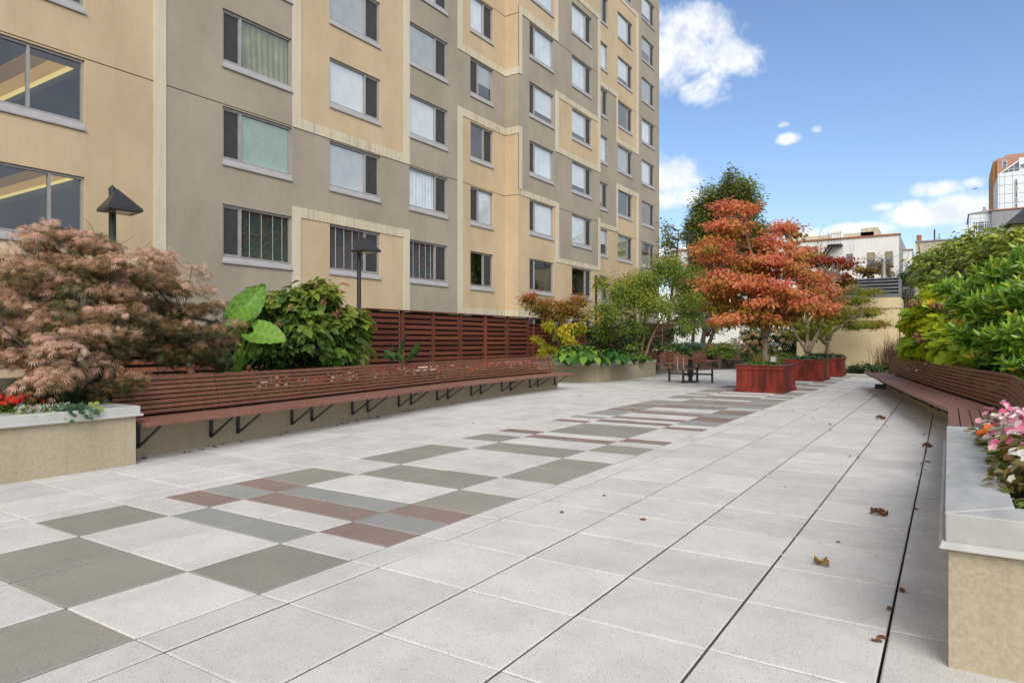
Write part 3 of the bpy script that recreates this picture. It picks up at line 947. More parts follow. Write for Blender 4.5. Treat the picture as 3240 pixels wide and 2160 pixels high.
# jog face that looks back at the terrace, in the same panels
for z0, z1, c, o in ((-.16, 2.30, GR, 0), (2.30, 2.66, CR, .025), (2.66, 7.866, YE, 0), (7.866, 7.894, JO, -.018), (7.894, 10.64, YE, 0), (10.64, 10.97, CR, .025),
                     (10.97, 13.33, GR, 0), (13.33, 13.64, CR, .025), (13.64, 16.06, YE, 0), (16.06, 16.09, JO, -.018), (16.09, ROOF, YE, 0)):
    y = 25.7 - o
    xa, xb = X1 + (o if o > 0 else 0), X2 + o
    wall.add([(xa, y, z0), (xb, y, z0), (xb, y, z1), (xa, y, z1)], [(0, 1, 2, 3)], c)
    if o > 0:
        wall.add([(xa, y, z1), (xb, y, z1), (xb, 25.7, z1), (xa, 25.7, z1)], [(0, 1, 2, 3)], c)
        wall.add([(xa, y, z0), (xb, y, z0), (xb, 25.7, z0), (xa, 25.7, z0)], [(3, 2, 1, 0)], c)
        wall.add([(xb, y, z0), (xb, 25.7, z0), (xb, 25.7, z1), (xb, y, z1)], [(0, 1, 2, 3)], c)
wall.add([(X2, 34.2, -.16), (X3, 34.2, -.16), (X3, 34.2, ROOF), (X2, 34.2, ROOF)], [(0, 1, 2, 3)], GR)
# ends, back and roof
B = -33
wall.add([(X3, 45.25, -.16), (B, 45.25, -.16), (B, 45.25, ROOF), (X3, 45.25, ROOF)], [(0, 1, 2, 3)], GR)
wall.add([(B, -14, -.16), (X1, -14, -.16), (X1, -14, ROOF), (B, -14, ROOF)], [(0, 1, 2, 3)], YE)
wall.add([(B, 45.25, -.16), (B, -14, -.16), (B, -14, ROOF), (B, 45.25, ROOF)], [(0, 1, 2, 3)], GR)
wall.add([(B, -14, ROOF), (X1, -14, ROOF), (X1, 45.25, ROOF), (B, 45.25, ROOF)], [(0, 1, 2, 3)], GR)
wall.build('wall', [M['yellow'], M['grey'], M['cream'], M['joint'], M['creamv']], bld)
bk = MB()
for k in range(-2, 11):
    z = 2.55 + FH * k
    if z > 0: bk.box((-19.0, 11.0, z), (X1 - .20, 45.0, z + .18))
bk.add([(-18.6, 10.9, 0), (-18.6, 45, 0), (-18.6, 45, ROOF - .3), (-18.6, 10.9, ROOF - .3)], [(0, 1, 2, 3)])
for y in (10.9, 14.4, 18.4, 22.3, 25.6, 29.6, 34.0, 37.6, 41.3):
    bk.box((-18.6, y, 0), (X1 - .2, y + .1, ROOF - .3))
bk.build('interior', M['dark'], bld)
# lobby rooms with a warm cove along the ceiling behind the wide near windows
lob, cove = MB(), MB()
for k in (-1, 0, 1, 2):
    z0, z1 = Z0B + FH * k - .85, Z0T + FH * k + .20
    lob.add([(-30, -12, z1), (-17.2, -12, z1), (-17.2, 10.85, z1), (-30, 10.85, z1)], [(3, 2, 1, 0)])
    lob.add([(-30, -12, z0), (-17.2, -12, z0), (-17.2, 10.85, z0), (-30, 10.85, z0)], [(0, 1, 2, 3)])
    lob.add([(-30, -12, z0), (-30, 10.85, z0), (-30, 10.85, z1), (-30, -12, z1)], [(0, 1, 2, 3)])
    lob.add([(-30, 10.85, z0), (-17.2, 10.85, z0), (-17.2, 10.85, z1), (-30, 10.85, z1)], [(0, 1, 2, 3)])
    lob.box((-21.4, 5.0, z0), (-21.1, 7.6, z1 - .9)); lob.box((-24.5, 8.9, z0), (-20.2, 9.1, z1 - .6)); lob.box((-19.4, 9.9, z0), (-19.1, 10.7, z1 - .01))
    lob.box((-29, 8.14, z1 - .20), (-17.9, 8.5, z1 - .01)); lob.box((-29, 6.7, z1 - .10), (-17.9, 7.0, z1 - .01))
    cove.box((-28, 7.97, z1 - .04), (-18.2, 8.13, z1 - .02), 0)
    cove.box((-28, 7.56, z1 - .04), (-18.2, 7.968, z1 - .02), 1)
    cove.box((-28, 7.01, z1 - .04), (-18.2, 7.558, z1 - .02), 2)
lob.build('lobby', M['roomwall'], bld)
cove.build('cove_light_and_glow', [M['cove'], M['ceilglow'], M['ceilglow_dim']], bld)

WPROTO = {}


def window_parts(w, side, ms, blind, glass):
    """window of width w, 1.63 high from the opening's foot: y along the wall, x out of it"""
    H, SH = Z0T - Z0B, .17
    f = MB()
    xo, xi = -.055, -.13
    f.box((xi, 0, SH), (xo, .055, H)); f.box((xi, w - .055, SH), (xo, w, H))
    f.box((xi, .055, H - .06), (xo, w - .055, H)); f.box((xi, .055, SH), (xo, w - .055, SH + .05))
    f.box((xi, ms - .03, SH + .05), (xo + .008, ms + .03, H - .06))
    fr = f.build('window', M['alu'])
    s = MB()
    s.hexa([(-.14, 0, 0), (.035, 0, -.004), (.035, w, -.004), (-.14, w, 0)], [(-.14, 0, SH - .002), (-.02, 0, SH - .012), (-.02, w, SH - .012), (-.14, w, SH - .002)])
    s.box((.0355, -.05, -.03), (.042, w + .03, .012))
    s.box((-.0195, .004, SH * .55), (-.012, w - .004, SH * .62))
    s.build('sill', M['sill'], fr)
    g0, g1, d0, d1 = .055, ms - .03, ms + .03, w - .055
    if side == 'L': g0, g1, d0, d1 = d0, d1, g0, g1
    zt, zb = H - .06, SH + .05
    p = MB()
    x = -.095
    p.add([(x, g0, zb), (x, g1, zb), (x, g1, zt), (x, g0, zt)], [(0, 1, 2, 3)])
    if side is None: p.add([(x, d0, zb), (x, d1, zb), (x, d1, zt), (x, d0, zt)], [(0, 1, 2, 3)])
    p.build('pane', glass, fr)
    if side:
        q = MB()
        b = .028
        x0, x1 = -.115, -.075
        q.box((x0, d0, zb), (x1, d0 + b, zt), 0); q.box((x0, d1 - b, zb), (x1, d1, zt), 0)
        q.box((x0, d0 + b, zb), (x1, d1 - b, zb + b), 0); q.box((x0, d0 + b, zt - b), (x1, d1 - b, zt), 0)
        xs = -.1
        q.add([(xs, d0 + b, zb + b), (xs, d1 - b, zb + b), (xs, d1 - b, zt - b), (xs, d0 + b, zt - b)], [(0, 1, 2, 3)], 1)
        q.build('screen', [M['alu'], M['screen']], fr)
    if blind != 'none':
        v = MB()
        mat = M['blind']
        za = zb + .01
        if blind == 'half': za = zb + (zt - zb) * .42
        if blind == 'third': za = zb + (zt - zb) * .2
        if blind in ('venetian', 'slats', 'half'):
            n = int((zt - za) / .034)
            for i in range(n):
                z = zt - .02 - i * .034
                tilt = .017 if blind != 'slats' else .008
                v.add([(-.127, g0 + .004, z), (-.127, g1 - .004, z), (-.105, g1 - .004, z - tilt), (-.105, g0 + .004, z - tilt)], [(0, 1, 2, 3)])
                if blind != 'slats':
                    v.add([(-.105, g0 + .004, z - tilt), (-.105, g1 - .004, z - tilt), (-.127, g1 - .004, z - .034), (-.127, g0 + .004, z - .034)], [(0, 1, 2, 3)])
            if blind == 'slats':
                for t in (.18, .42, .66, .86):
                    y = g0 + (g1 - g0) * t
                    v.box((-.103, y - .012, za), (-.1, y + .012, zt))
        elif blind in ('roller', 'third'):
            x = -.12
            v.add([(x, g0 + .015, za), (x, g1 - .015, za), (x, g1 - .015, zt), (x, g0 + .015, zt)], [(0, 1, 2, 3)])
            v.box((x - .01, g0 + .015, za - .02), (x + .012, g1 - .015, za - .001))
        else:
            mat = M['drape'] if blind == 'drape' else M['lace']
            n = 44
            vs, fs = [], []
            for i in range(n + 1):
                t = i / n
                y = g0 + .02 + (g1 - g0 - .04) * t
                for z, a in ((zt, .012), ((zt + zb) / 2, .02), (zb + .01, .028)):
                    sway = .16 * (1 - t) * (zt - z) if blind == 'drape' else 0
                    vs.append((-.135 + a * math.sin(i * 1.15 + .4 * math.sin(i * .7)), y + sway * .4, z))
            for i in range(n):
                for j in (0, 1): fs.append((i * 3 + j, i * 3 + j + 1, i * 3 + j + 4, i * 3 + j + 3))
            v.add(vs, fs)
        v.build('blind' if blind not in ('curtain', 'drape') else 'curtain', mat, fr)
    return fr


def screen_side(name, k, side):
    if side != 'A': return side
    return 'R' if k % 2 == 0 else 'L'


BL = {('c1', 0): 'slats', ('c1', 1): 'venetian', ('c1', 2): 'drape', ('c1', 3): 'curtain', ('c2', 0): 'slats', ('c2', 1): 'venetian', ('c2', 2): 'roller', ('c2', 3): 'venetian',
      ('c3', 0): 'slats', ('c3', 1): 'curtain', ('c3', 2): 'roller', ('c3', 3): 'venetian', ('c3', 4): 'curtain', ('c4', 0): 'none', ('c4', 1): 'roller', ('c4', 2): 'none',
      ('c4', 3): 'half', ('c4', 4): 'curtain', ('c5', 0): 'none', ('c5', 1): 'roller', ('c5', 2): 'curtain', ('c5', 3): 'third', ('c5', 4): 'curtain', ('c5', 5): 'roller',
      ('c6', 0): 'none', ('c6', 1): 'roller', ('c6', 2): 'third', ('c6', 3): 'third', ('c6', 4): 'curtain', ('c6', 5): 'curtain', ('c8', 0): 'none', ('c8', 1): 'drape', ('c8', 2): 'none',
      ('c9', 0): 'none', ('c9', 1): 'none', ('c9', 2): 'none'}
PICK = ['roller', 'curtain', 'third', 'half', 'venetian', 'curtain', 'roller', 'third', 'none', 'venetian', 'curtain']
for n_, (name, k, y0, y1, zb, zt, X, side, ms) in enumerate(WINS):
    blind = BL.get((name, k), PICK[(n_ * 7 + k * 3) % 11])
    if k < 0: blind = 'none'
    if name == 'c0': blind = 'none'; ms = {1: 1.25, 0: 1.67}.get(k, 1.25)
    sd = screen_side(name, k, side)
    if side == 'A': ms = (1.02 if sd == 'R' else .62) if name == 'c4' else (1.2 if sd == 'R' else .6)
    gl = 'glassg' if name in ('c1', 'c0') or (name == 'c8' and k < 2) else 'glass'
    key = (round(y1 - y0, 3), sd, ms, blind, gl)
    if key not in WPROTO:
        WPROTO[key] = window_parts(y1 - y0, sd, ms, blind, M[gl])
        wnd = WPROTO[key]
    else:
        wnd = copy_tree(WPROTO[key])
    wnd.parent = bld
    wnd.location = (X, y0, zb)


# ------------------------------------------------------------------ buildings across the street, seen only in the glass
def simple_block(name, label, x, y0, y1, h, mat, win, group=None):
    b = thing(name, label, 'building', group=group)
    mb = MB(); mb.box((x, y0, -.15), (x + 14, y1, h)); mb.box((x - .25, y0 - .2, h), (x + 14.2, y1 + .2, h + .5))
    mb.build('wall', mat, b)
    return b


bb = simple_block('brick_building', 'red brick apartment house across the court mirrored in the lowest windows', 36, 44, 96, 18, M['brick'], True)
wm = MB(); wn = MB()
for i in range(13):
    for j in range(5):
        y, z = 46.5 + i * 3.6, 2.0 + j * 3.15
        wm.box((35.9, y, z), (35.97, y + 1.3, z + 1.7), 0); wn.box((35.82, y - .15, z - .22), (35.99, y + 1.45, z - .02))
wm.build('window', M['farglass'], bb); wn.build('sill', M['beigeb'], bb)
simple_block('plastered_building', 'white plastered house across the court mirrored in the far low windows', 34, 98, 160, 17, M['white'], False)


# ------------------------------------------------------------------ garden beds and planters
def offset_poly(pts, d):
    """points moved d to the left of the direction of travel"""
    out = []
    n = len(pts)
    for i in range(n):
        a = Vector(pts[max(i - 1, 0)]); b = Vector(pts[min(i + 1, n - 1)])
        if 0 < i < n - 1:
            d0 = (Vector(pts[i]) - a).normalized(); d1 = (b - Vector(pts[i])).normalized()
            n0, n1 = Vector((-d0.y, d0.x)), Vector((-d1.y, d1.x))
            m = (n0 + n1).normalized(); m = m / max(.3, m.dot(n0))
        else:
            t = (b - a).normalized(); m = Vector((-t.y, t.x))
        out.append(tuple(Vector(pts[i]) + m * d))
    return out


def strip(mb, a, b, z0, z1, mi=0):
    """solid between two polylines"""
    for i in range(len(a) - 1):
        q = [a[i], a[i + 1], b[i + 1], b[i]]
        mb.hexa([(x, y, z0) for x, y in q], [(x, y, z1) for x, y in q], mi)


def coping(mb, line, w_in, w_out, z0, z1):
    strip(mb, offset_poly(line, w_in), offset_poly(line, -w_out), z0, z1)
    strip(mb, offset_poly(line, -w_out + .001), offset_poly(line, -w_out - .014), z0 - .004, z0 + .016)


BENCH_L = [(-7.37, 3.73), (-7.50, 5.05), (-7.70, 6.40), (-7.93, 7.75), (-8.19, 9.10), (-8.42, 10.45), (-8.58, 11.80), (-8.69, 13.15), (-8.75, 14.5), (-8.77, 15.8)]
BENCH_R = [(.47, 6.20), (.47, 10.05), (.16, 11.75), (-.17, 13.5), (-.48, 15.25), (-.80, 17.0), (-1.11, 18.75), (-1.42, 20.55)]
BENCH_F = [(-9.62, 23.5), (-9.62, 25.0), (-9.52, 26.5), (-9.38, 28.0), (-9.20, 29.5), (-8.98, 31.0), (-8.72, 32.5), (-8.42, 34.0)]

p = thing('planter_wall', 'tan stucco planter wall with pale metal coping at the near end of the long left bench', 'planter')
mb = MB(); mb.box((-7.22, -5, -.05), (-6.97, 3.70, .50)); mb.box((-7.6, 3.45, -.05), (-7.22, 3.70, .50))
mb.build('wall', M['planterwall'], p)
mb = MB(); mb.box((-7.30, -5, .50), (-6.945, 3.735, .60)); mb.box((-7.7, 3.40, .501), (-7.30, 3.735, .60)); mb.box((-6.946, -5, .496), (-6.925, 3.757, .522)); mb.box((-7.6, 3.734, .496), (-6.946, 3.757, .521))
mb.build('coping', M['cap'], p, bevel=.006)

p = thing('retaining_wall', 'low tan retaining wall under the long left bench', 'wall')
mb = MB(); strip(mb, offset_poly(BENCH_L, .22), BENCH_L, -.05, .372); mb.box((-12.5, 15.58, -.05), (-8.99, 15.8, .52)); mb.build('wall', M['planterwall'], p)
p = thing('retaining_wall', 'low tan retaining wall under the far bench behind the game table', 'wall')
mb = MB(); strip(mb, offset_poly(BENCH_F, .22), BENCH_F, -.05, .372); mb.build('wall', M['planterwall'], p)
p = thing('retaining_wall', 'low tan retaining wall under the right hand bench', 'wall')
mb = MB(); strip(mb, BENCH_R, offset_poly(BENCH_R, -.22), -.05, .372); mb.box((-1.2, 20.3, -.05), (5, 20.52, .5)); mb.build('wall', M['planterwall'], p)

p = thing('stucco_planter', 'tan stucco planter of hostas and birch past the end of the left bench', 'planter')
PL2 = [(-12.8, 18.45), (-10.27, 18.60), (-8.95, 18.73), (-8.88, 23.28), (-12.8, 23.6)]
mb = MB(); strip(mb, offset_poly(PL2, .2), PL2, -.05, .52); mb.build('wall', M['planterwall'], p)
mb = MB(); coping(mb, PL2, .24, .025, .52, .60); mb.build('coping', M['cap'], p, bevel=.006)

p = thing('flower_planter', 'near tan stucco planter with wide galvanised coping full of pink and white begonias', 'planter')
mb = MB(); mb.box((.0, 3.10, -.05), (.2, 6.20, .47)); mb.box((.2, 3.10, -.05), (3.2, 3.3, .47)); mb.build('wall', M['planterwall'], p)
mb = MB()
mb.hexa([(-.012, 3.09, .47), (.22, 3.31, .47), (.22, 6.24, .47), (-.012, 6.24, .47)], [(-.012, 3.09, .60), (.22, 3.31, .603), (.22, 6.24, .603), (-.012, 6.24, .60)])
mb.hexa([(-.010, 3.088, .47), (3.2, 3.088, .47), (3.2, 3.309, .47), (.223, 3.309, .47)], [(-.010, 3.088, .598), (3.2, 3.088, .598), (3.2, 3.309, .6005), (.223, 3.309, .6005)])
mb.hexa([(-.034, 3.066, .462), (-.012, 3.087, .462), (-.012, 6.25, .462), (-.034, 6.25, .462)], [(-.022, 3.077, .49), (-.012, 3.087, .49), (-.012, 6.25, .49), (-.022, 6.25, .49)])
mb.hexa([(-.034, 3.064, .462), (3.2, 3.064, .462), (3.2, 3.087, .462), (-.011, 3.087, .462)], [(-.022, 3.076, .49), (3.2, 3.076, .49), (3.2, 3.087, .49), (-.011, 3.087, .49)])
mb.build('coping', M['capr'], p, bevel=.004)


def soil(poly, z):
    mb = MB(); mb.prism(poly, z - .3, z); o = mb.build('soil_bed', M['soil']); o['kind'] = 'structure'


soil([(-16.9, -5), (-7.22, -5), (-7.22, 3.45), (-7.6, 3.46), (-7.7, 5.05), (-7.92, 6.40), (-8.15, 7.75), (-8.41, 9.10), (-8.64, 10.45), (-8.8, 11.8), (-8.92, 13.2), (-8.97, 15.58), (-16.1, 15.58)], .50)
soil([(-16.1, 15.9), (-12.9, 15.9), (-12.81, 18.6), (-10.3, 18.81), (-9.16, 18.93), (-9.1, 23.1), (-16.1, 23.4)], .49)
soil([(-16.2, 23.7), (-9.9, 23.62), (-9.85, 25), (-9.75, 26.5), (-9.6, 28), (-9.43, 29.5), (-9.2, 31), (-8.95, 32.5), (-8.65, 34), (-8.6, 36.4), (-16.2, 36.4)], .49)
soil([(.21, 3.31), (3.2, 3.31), (3.2, 6.19), (4.5, 6.3), (4.5, 20.3), (-1.19, 20.3), (-.88, 18.75), (-.57, 17), (-.25, 15.25), (.06, 13.5), (.39, 11.75), (.69, 10.1), (.69, 6.21), (.21, 6.2)], .50)


# ------------------------------------------------------------------ slatted benches on wall brackets
def bench(name, label, line, side, sections=None):
    """side +1: the seat lies to the right of the line of travel (left benches), -1: to its left"""
    o = thing(name, label, 'bench', group='long slatted benches')
    n = len(line)

    def off(d): return offset_poly(line, -d * side)
    edges = [.475, .375, .365, .270, .260, .165, .155, .060, .050, -.058]
    offs = [off(e) for e in edges]
    nb = 8
    zt, pitch, sh = .858, .0525, .0385
    for i in range(n - 1):
        a = Vector(line[i]); b = Vector(line[i + 1]); d = (b - a).normalized()
        g = d * .004
        mb = MB()
        for r in range(5):
            oa, ib = offs[2 * r], offs[2 * r + 1]
            q = [Vector(oa[i]) + g, Vector(oa[i + 1]) - g, Vector(ib[i + 1]) - g, Vector(ib[i]) + g]
            z1 = .425; z0 = .375 if r == 0 else .395
            if side < 0: q = [q[3], q[2], q[1], q[0]]
            mb.hexa([(v.x, v.y, z0) for v in q], [(v.x, v.y, z1) for v in q], 0, random.random())
        mb.build('seat', M['seat'], o, bevel=.008)
        mb = MB()
        for r in range(nb):
            z1 = zt - r * pitch; z0 = z1 - sh
            ln = lambda z: -.07 - .10 * (z - .43) / .43
            A0, A1 = off(ln(z0) + .011), off(ln(z0) - .011)
            B0, B1 = off(ln(z1) + .011), off(ln(z1) - .011)
            g2 = d * .006
            q0 = [Vector(A0[i]) + g2, Vector(A0[i + 1]) - g2, Vector(A1[i + 1]) - g2, Vector(A1[i]) + g2]
            q1 = [Vector(B0[i]) + g2, Vector(B0[i + 1]) - g2, Vector(B1[i + 1]) - g2, Vector(B1[i]) + g2]
            if side < 0: q0 = q0[::-1]; q1 = q1[::-1]
            mb.hexa([(v.x, v.y, z0) for v in q0], [(v.x, v.y, z1) for v in q1], 0, random.random())
        mb.build('backrest', M['bench'], o, bevel=.003)
        nrm = Vector((d.y, -d.x)) * side
        for t in ((.16, .86) if (b - a).length < 2 else (.08, .32, .68, .92)):
            w = a.lerp(b, t)
            k = MB()
            p0 = w + nrm * .012
            k.beam((p0.x, p0.y, .10), (p0.x, p0.y, .385), .045, .014, up=(nrm.x, nrm.y, 0))
            p1 = w + nrm * .40
            k.beam((p0.x + nrm.x * .012, p0.y + nrm.y * .012, .115), (p1.x, p1.y, .372), .028, .016)
            k.beam((p0.x, p0.y, .385), (w.x + nrm.x * .44, w.y + nrm.y * .44, .385), .04, .018)
            for z in (.15, .31):
                k.tube([(p0.x, p0.y, z), (p0.x + nrm.x * .018, p0.y + nrm.y * .018, z)], .011, 6)
            k.build('bracket', M['steel'], o)
            k = MB()
            pb0, pb1 = w - nrm * .095, w - nrm * .20
            k.beam((pb0.x, pb0.y, .40), (pb1.x, pb1.y, .85), .05, .012, up=(nrm.x, nrm.y, 0))
            k.build('back_support', M['steel'], o)
    return o


bench('slatted_bench', 'long curved brown slatted bench along the left planting bed', BENCH_L, 1)
bench('slatted_bench', 'angled brown slatted bench on the right below the bright green shrubs', BENCH_R, -1)
bench('slatted_bench', 'far brown slatted bench behind the table with four attached seats', BENCH_F, 1)


# ------------------------------------------------------------------ wooden fences
def fence(label, X, y0, y1, z0, z1, posts, mat, endboard=False, x_dir=None):
    o = thing('wooden_fence', label, 'fence', group='slatted wooden fences')
    ys = list(np.linspace(y0, y1, posts))
    f = MB()
    n = max(3, int(round((z1 - z0 - .06) / .157)))
    pt = (z1 - z0 - .08) / n
    for i in range(posts - 1):
        a, b = ys[i] + .055, ys[i + 1] - .055
        for k in range(n):
            z = z0 + .04 + k * pt
            j = random.gauss(0, .003)
            f.box((X - .012 + j, a, z), (X + .012 + j, b, z + pt * .62), 0, random.random())
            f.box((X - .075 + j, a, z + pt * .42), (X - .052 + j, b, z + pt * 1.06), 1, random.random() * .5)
    f.build('slat_panel', [mat, M['backshade']], o)
    for y in ys:
        q = MB(); q.box((X - .045, y - .055, z0 - .1), (X + .045, y + .055, z1 - .02), 0, random.random()); q.build('post', mat, o, bevel=.004)
    c = MB(); c.box((X - .09, y0 - .07, z1 - .02), (X + .075, y1 + .07, z1 + .015), 0, .2); c.build('cap_rail', mat, o)
    if endboard:
        e = MB()
        for k in range(2): e.box((X - .42 + k * .18, y0 - .045, z0), (X - .245 + k * .18, y0 - .02, z1 - .03), 0, .9 - .2 * k)
        e.build('end_board', mat, o)
    return o


fence('tall dark red slatted fence standing behind the long left bench', -13.0, 13.0, 21.15, .5, 2.13, 7, M['fence'], True)
fence('lower dark red slatted fence hung with yellow vine', -13.55, 21.0, 31.2, .5, 1.93, 8, M['fence'])
fence('short dark red fence section half hidden behind a lamp post', -13.6, 10.6, 12.9, .5, 1.93, 3, M['fence'])
fence('pale orange slatted fence with painted-in sunlight under the drooping pink maple', -12.6, 6.4, 10.5, .5, 1.30, 4, M['fencelit'], True)
fence('small far dark red fence behind the blue spruce', -14.5, 36.0, 41.0, .5, 2.3, 4, M['fence'])


# ------------------------------------------------------------------ red wooden planters
def red_planter(x0, x1, y0, y1, h, label):
    o = thing('wooden_planter', label, 'planter', ((x0 + x1) / 2, (y0 + y1) / 2, 0), group='red wooden planters')
    w, d = (x1 - x0) / 2, (y1 - y0) / 2
    mb = MB()
    for sgn in (-1, 1):
        n = 8
        for i in range(n):
            a, b = -w + .02 + (2 * w - .04) * i / n, -w + .02 + (2 * w - .04) * (i + 1) / n
            ya, yb = sorted((sgn * (d - .02), sgn * (d - .045)))
            mb.box((a + .003, ya, .02), (b - .003, yb, h - .03), 0, random.random())
        n = max(8, int(d / .07))
        for i in range(n):
            a, b = -d + .046 + (2 * d - .092) * i / n, -d + .046 + (2 * d - .092) * (i + 1) / n
            xa, xb = sorted((sgn * (w - .02), sgn * (w - .045)))
            mb.box((xa, a + .003, .02), (xb, b - .003, h - .03), 0, random.random())
    mb.box((-w + .05, -d + .05, .01), (w - .05, d - .05, h - .09), 0, .0)
    mb.build('body', M['redwood'], o, bevel=.003)
    mb = MB()
    for sgn in (-1, 1):
        mb.box((-w, sgn * (d - .01) - .012, 0), (w, sgn * (d - .01) + .012, .09), 0, .5)
        mb.box((sgn * (w - .01) - .012, -d + .003, 0), (sgn * (w - .01) + .012, d - .003, .09), 0, .4)
    mb.build('plinth', M['redwood'], o, bevel=.004)
    mb = MB()
    for sgn in (-1, 1):
        mb.box((-w, sgn * (d - .01) - .010, h - .115), (w, sgn * (d - .01) + .010, h - .025), 0, .6)
        mb.box((sgn * (w - .01) - .010, -d + .003, h - .116), (sgn * (w - .01) + .010, d - .003, h - .026), 0, .4)
    mb.build('fascia', M['redwood'], o, bevel=.003)
    mb = MB()
    for sgn in (-1, 1):
        ya, yb = sorted((sgn * (d + .02), sgn * (d - .09)))
        mb.box((-w - .02, ya, h - .025), (w + .02, yb, h), 0, .5)
        xa, xb = sorted((sgn * (w + .02), sgn * (w - .09)))
        mb.box((xa, -d + .09, h - .0255), (xb, d - .09, h - .0005), 0, .4)
    mb.build('rim', M['rim'], o, bevel=.003)
    mb = MB(); mb.box((-w + .05, -d + .05, h - .088), (w - .05, d - .05, h - .05)); mb.build('soil', M['soil'], o)
    return o


red_planter(-4.47, -3.32, 17.15, 18.75, .68, 'red wooden planter box nearest the camera under the orange dogwood')
red_planter(-4.50, -3.30, 23.10, 24.60, .68, 'middle red wooden planter box with ivy and a forked tree')
red_planter(-4.45, -3.18, 26.35, 27.70, .68, 'rearmost red wooden planter box beside the cream wall')


# ------------------------------------------------------------------ table with four attached seats
def game_table():
    o = thing('game_table', 'brown square table with four attached chairs on one dark steel frame', 'table', (-6.68, 20.45, 0))
    mb = MB(); mb.box((-.39, -.39, .70), (.39, .39, .765)); mb.build('table_top', M['tabletop'], o, bevel=.01)
    mb = MB(); mb.box((-.05, -.05, .03), (.05, .05, .70)); mb.box((-.075, -.075, .18), (.075, .075, .40)); mb.box((-.14, -.14, .69), (.14, .14, .70)); mb.build('pedestal', M['steel'], o)
    mb = MB(); mb.box((-.22, -.22, 0), (.22, .22, .028)); mb.build('base_plate', M['steel'], o)
    for i in range(4):
        a = i * math.pi / 2
        d = Vector((math.cos(a), math.sin(a), 0)); s = Vector((-d.y, d.x, 0))
        P = lambda u, v, z: tuple(d * u + s * v + Vector((0, 0, z)))

        def bx(m, u0, u1, v0, v1, z0, z1, t=.5):
            m.hexa([P(u0, v0, z0), P(u1, v0, z0), P(u1, v1, z0), P(u0, v1, z0)], [P(u0, v0, z1), P(u1, v0, z1), P(u1, v1, z1), P(u0, v1, z1)], 0, t)
        m = MB(); bx(m, .076, .70, -.025, .025, .235, .285); m.build('arm', M['steel'], o)
        m = MB(); bx(m, .645, .70, -.028, .028, 0.0, .234); bx(m, .647, .698, -.026, .026, .286, .42); m.build('leg', M['steel'], o)
        st = MB(); bx(st, .46, .62, -.21, .21, .425, .455, .3); bx(st, .63, .80, -.21, .21, .425, .455, .7); seat = st.build('seat', M['seat'], o, bevel=.006)
        bk_ = MB(); bx(bk_, .865, .895, -.215, .215, .70, .87, .5); bx(bk_, .865, .895, -.215, .215, .555, .695, .3); bk_.build('backrest', M['tabletop'], seat, bevel=.006)
        sp = MB()
        for v in (-.09, .09):
            bx(sp, .896, .912, v - .018, v + .018, .43, .80); bx(sp, .60, .912, v - .018, v + .018, .405, .4245)
            for z in (.62, .78): sp.tube([P(.85, v, z), P(.92, v, z)], .012, 6)
        sp.build('support', M['alu'], seat)
    return o


game_table()


# ------------------------------------------------------------------ lamp posts
def lamp(x, y, z0, top, label, hx=.62, rz=0.0):
    o = thing('lamp_post', label, 'street lamp', (x, y, z0), rz, group='black lamp posts')
    h = top - z0
    mb = MB(); mb.tube([(0, 0, 0), (0, 0, h - .12)], .055, 14); mb.tube([(0, 0, h - .12), (0, 0, h - .055)], .0575, 14); mb.tube([(0, 0, h - .055), (0, 0, h)], [.0575, .004], 14)
    mb.build('pole', M['lamp'], o, smooth=False)
    mb = MB()
    b, w = h - .49, hx / 2
    cx = .075 + w
    base = [(cx - w, -w, b), (cx + w, -w, b), (cx + w, w, b), (cx - w, w, b)]
    up = [(x_, y_, b + .045) for x_, y_, _ in base]
    mb.hexa(base, up)
    apex = (cx - w * .45, 0, b + .40)
    mb.add(up + [apex], [(0, 1, 4), (1, 2, 4), (2, 3, 4), (3, 0, 4)])
    mb.box((.04, -.03, b + .10), (cx - w * .5, .03, b + .16))
    mb.build('shade', M['lamp'], o, bevel=.004)
    mb = MB(); mb.box((cx - w * .6, -w * .6, b - .012), (cx + w * .7, w * .6, b - .002)); mb.build('lens', M['lens'], o)
    return o


lamp(-11.65, 5.80, .5, 3.85, 'black lamp post with pyramid shade rising behind the pink maple', .52, R(-8))
lamp(-12.47, 12.18, .5, 3.96, 'black lamp post with pyramid shade at the near end of the tall red fence', .52, R(-12))
lamp(-12.50, 25.86, .5, 4.07, 'black lamp post with pyramid shade beside the river birch', .52, R(-20))
lamp(1.49, 15.75, .5, 3.91, 'black lamp post reaching over the right hand shrubs, only its shade in view', .52, R(186))


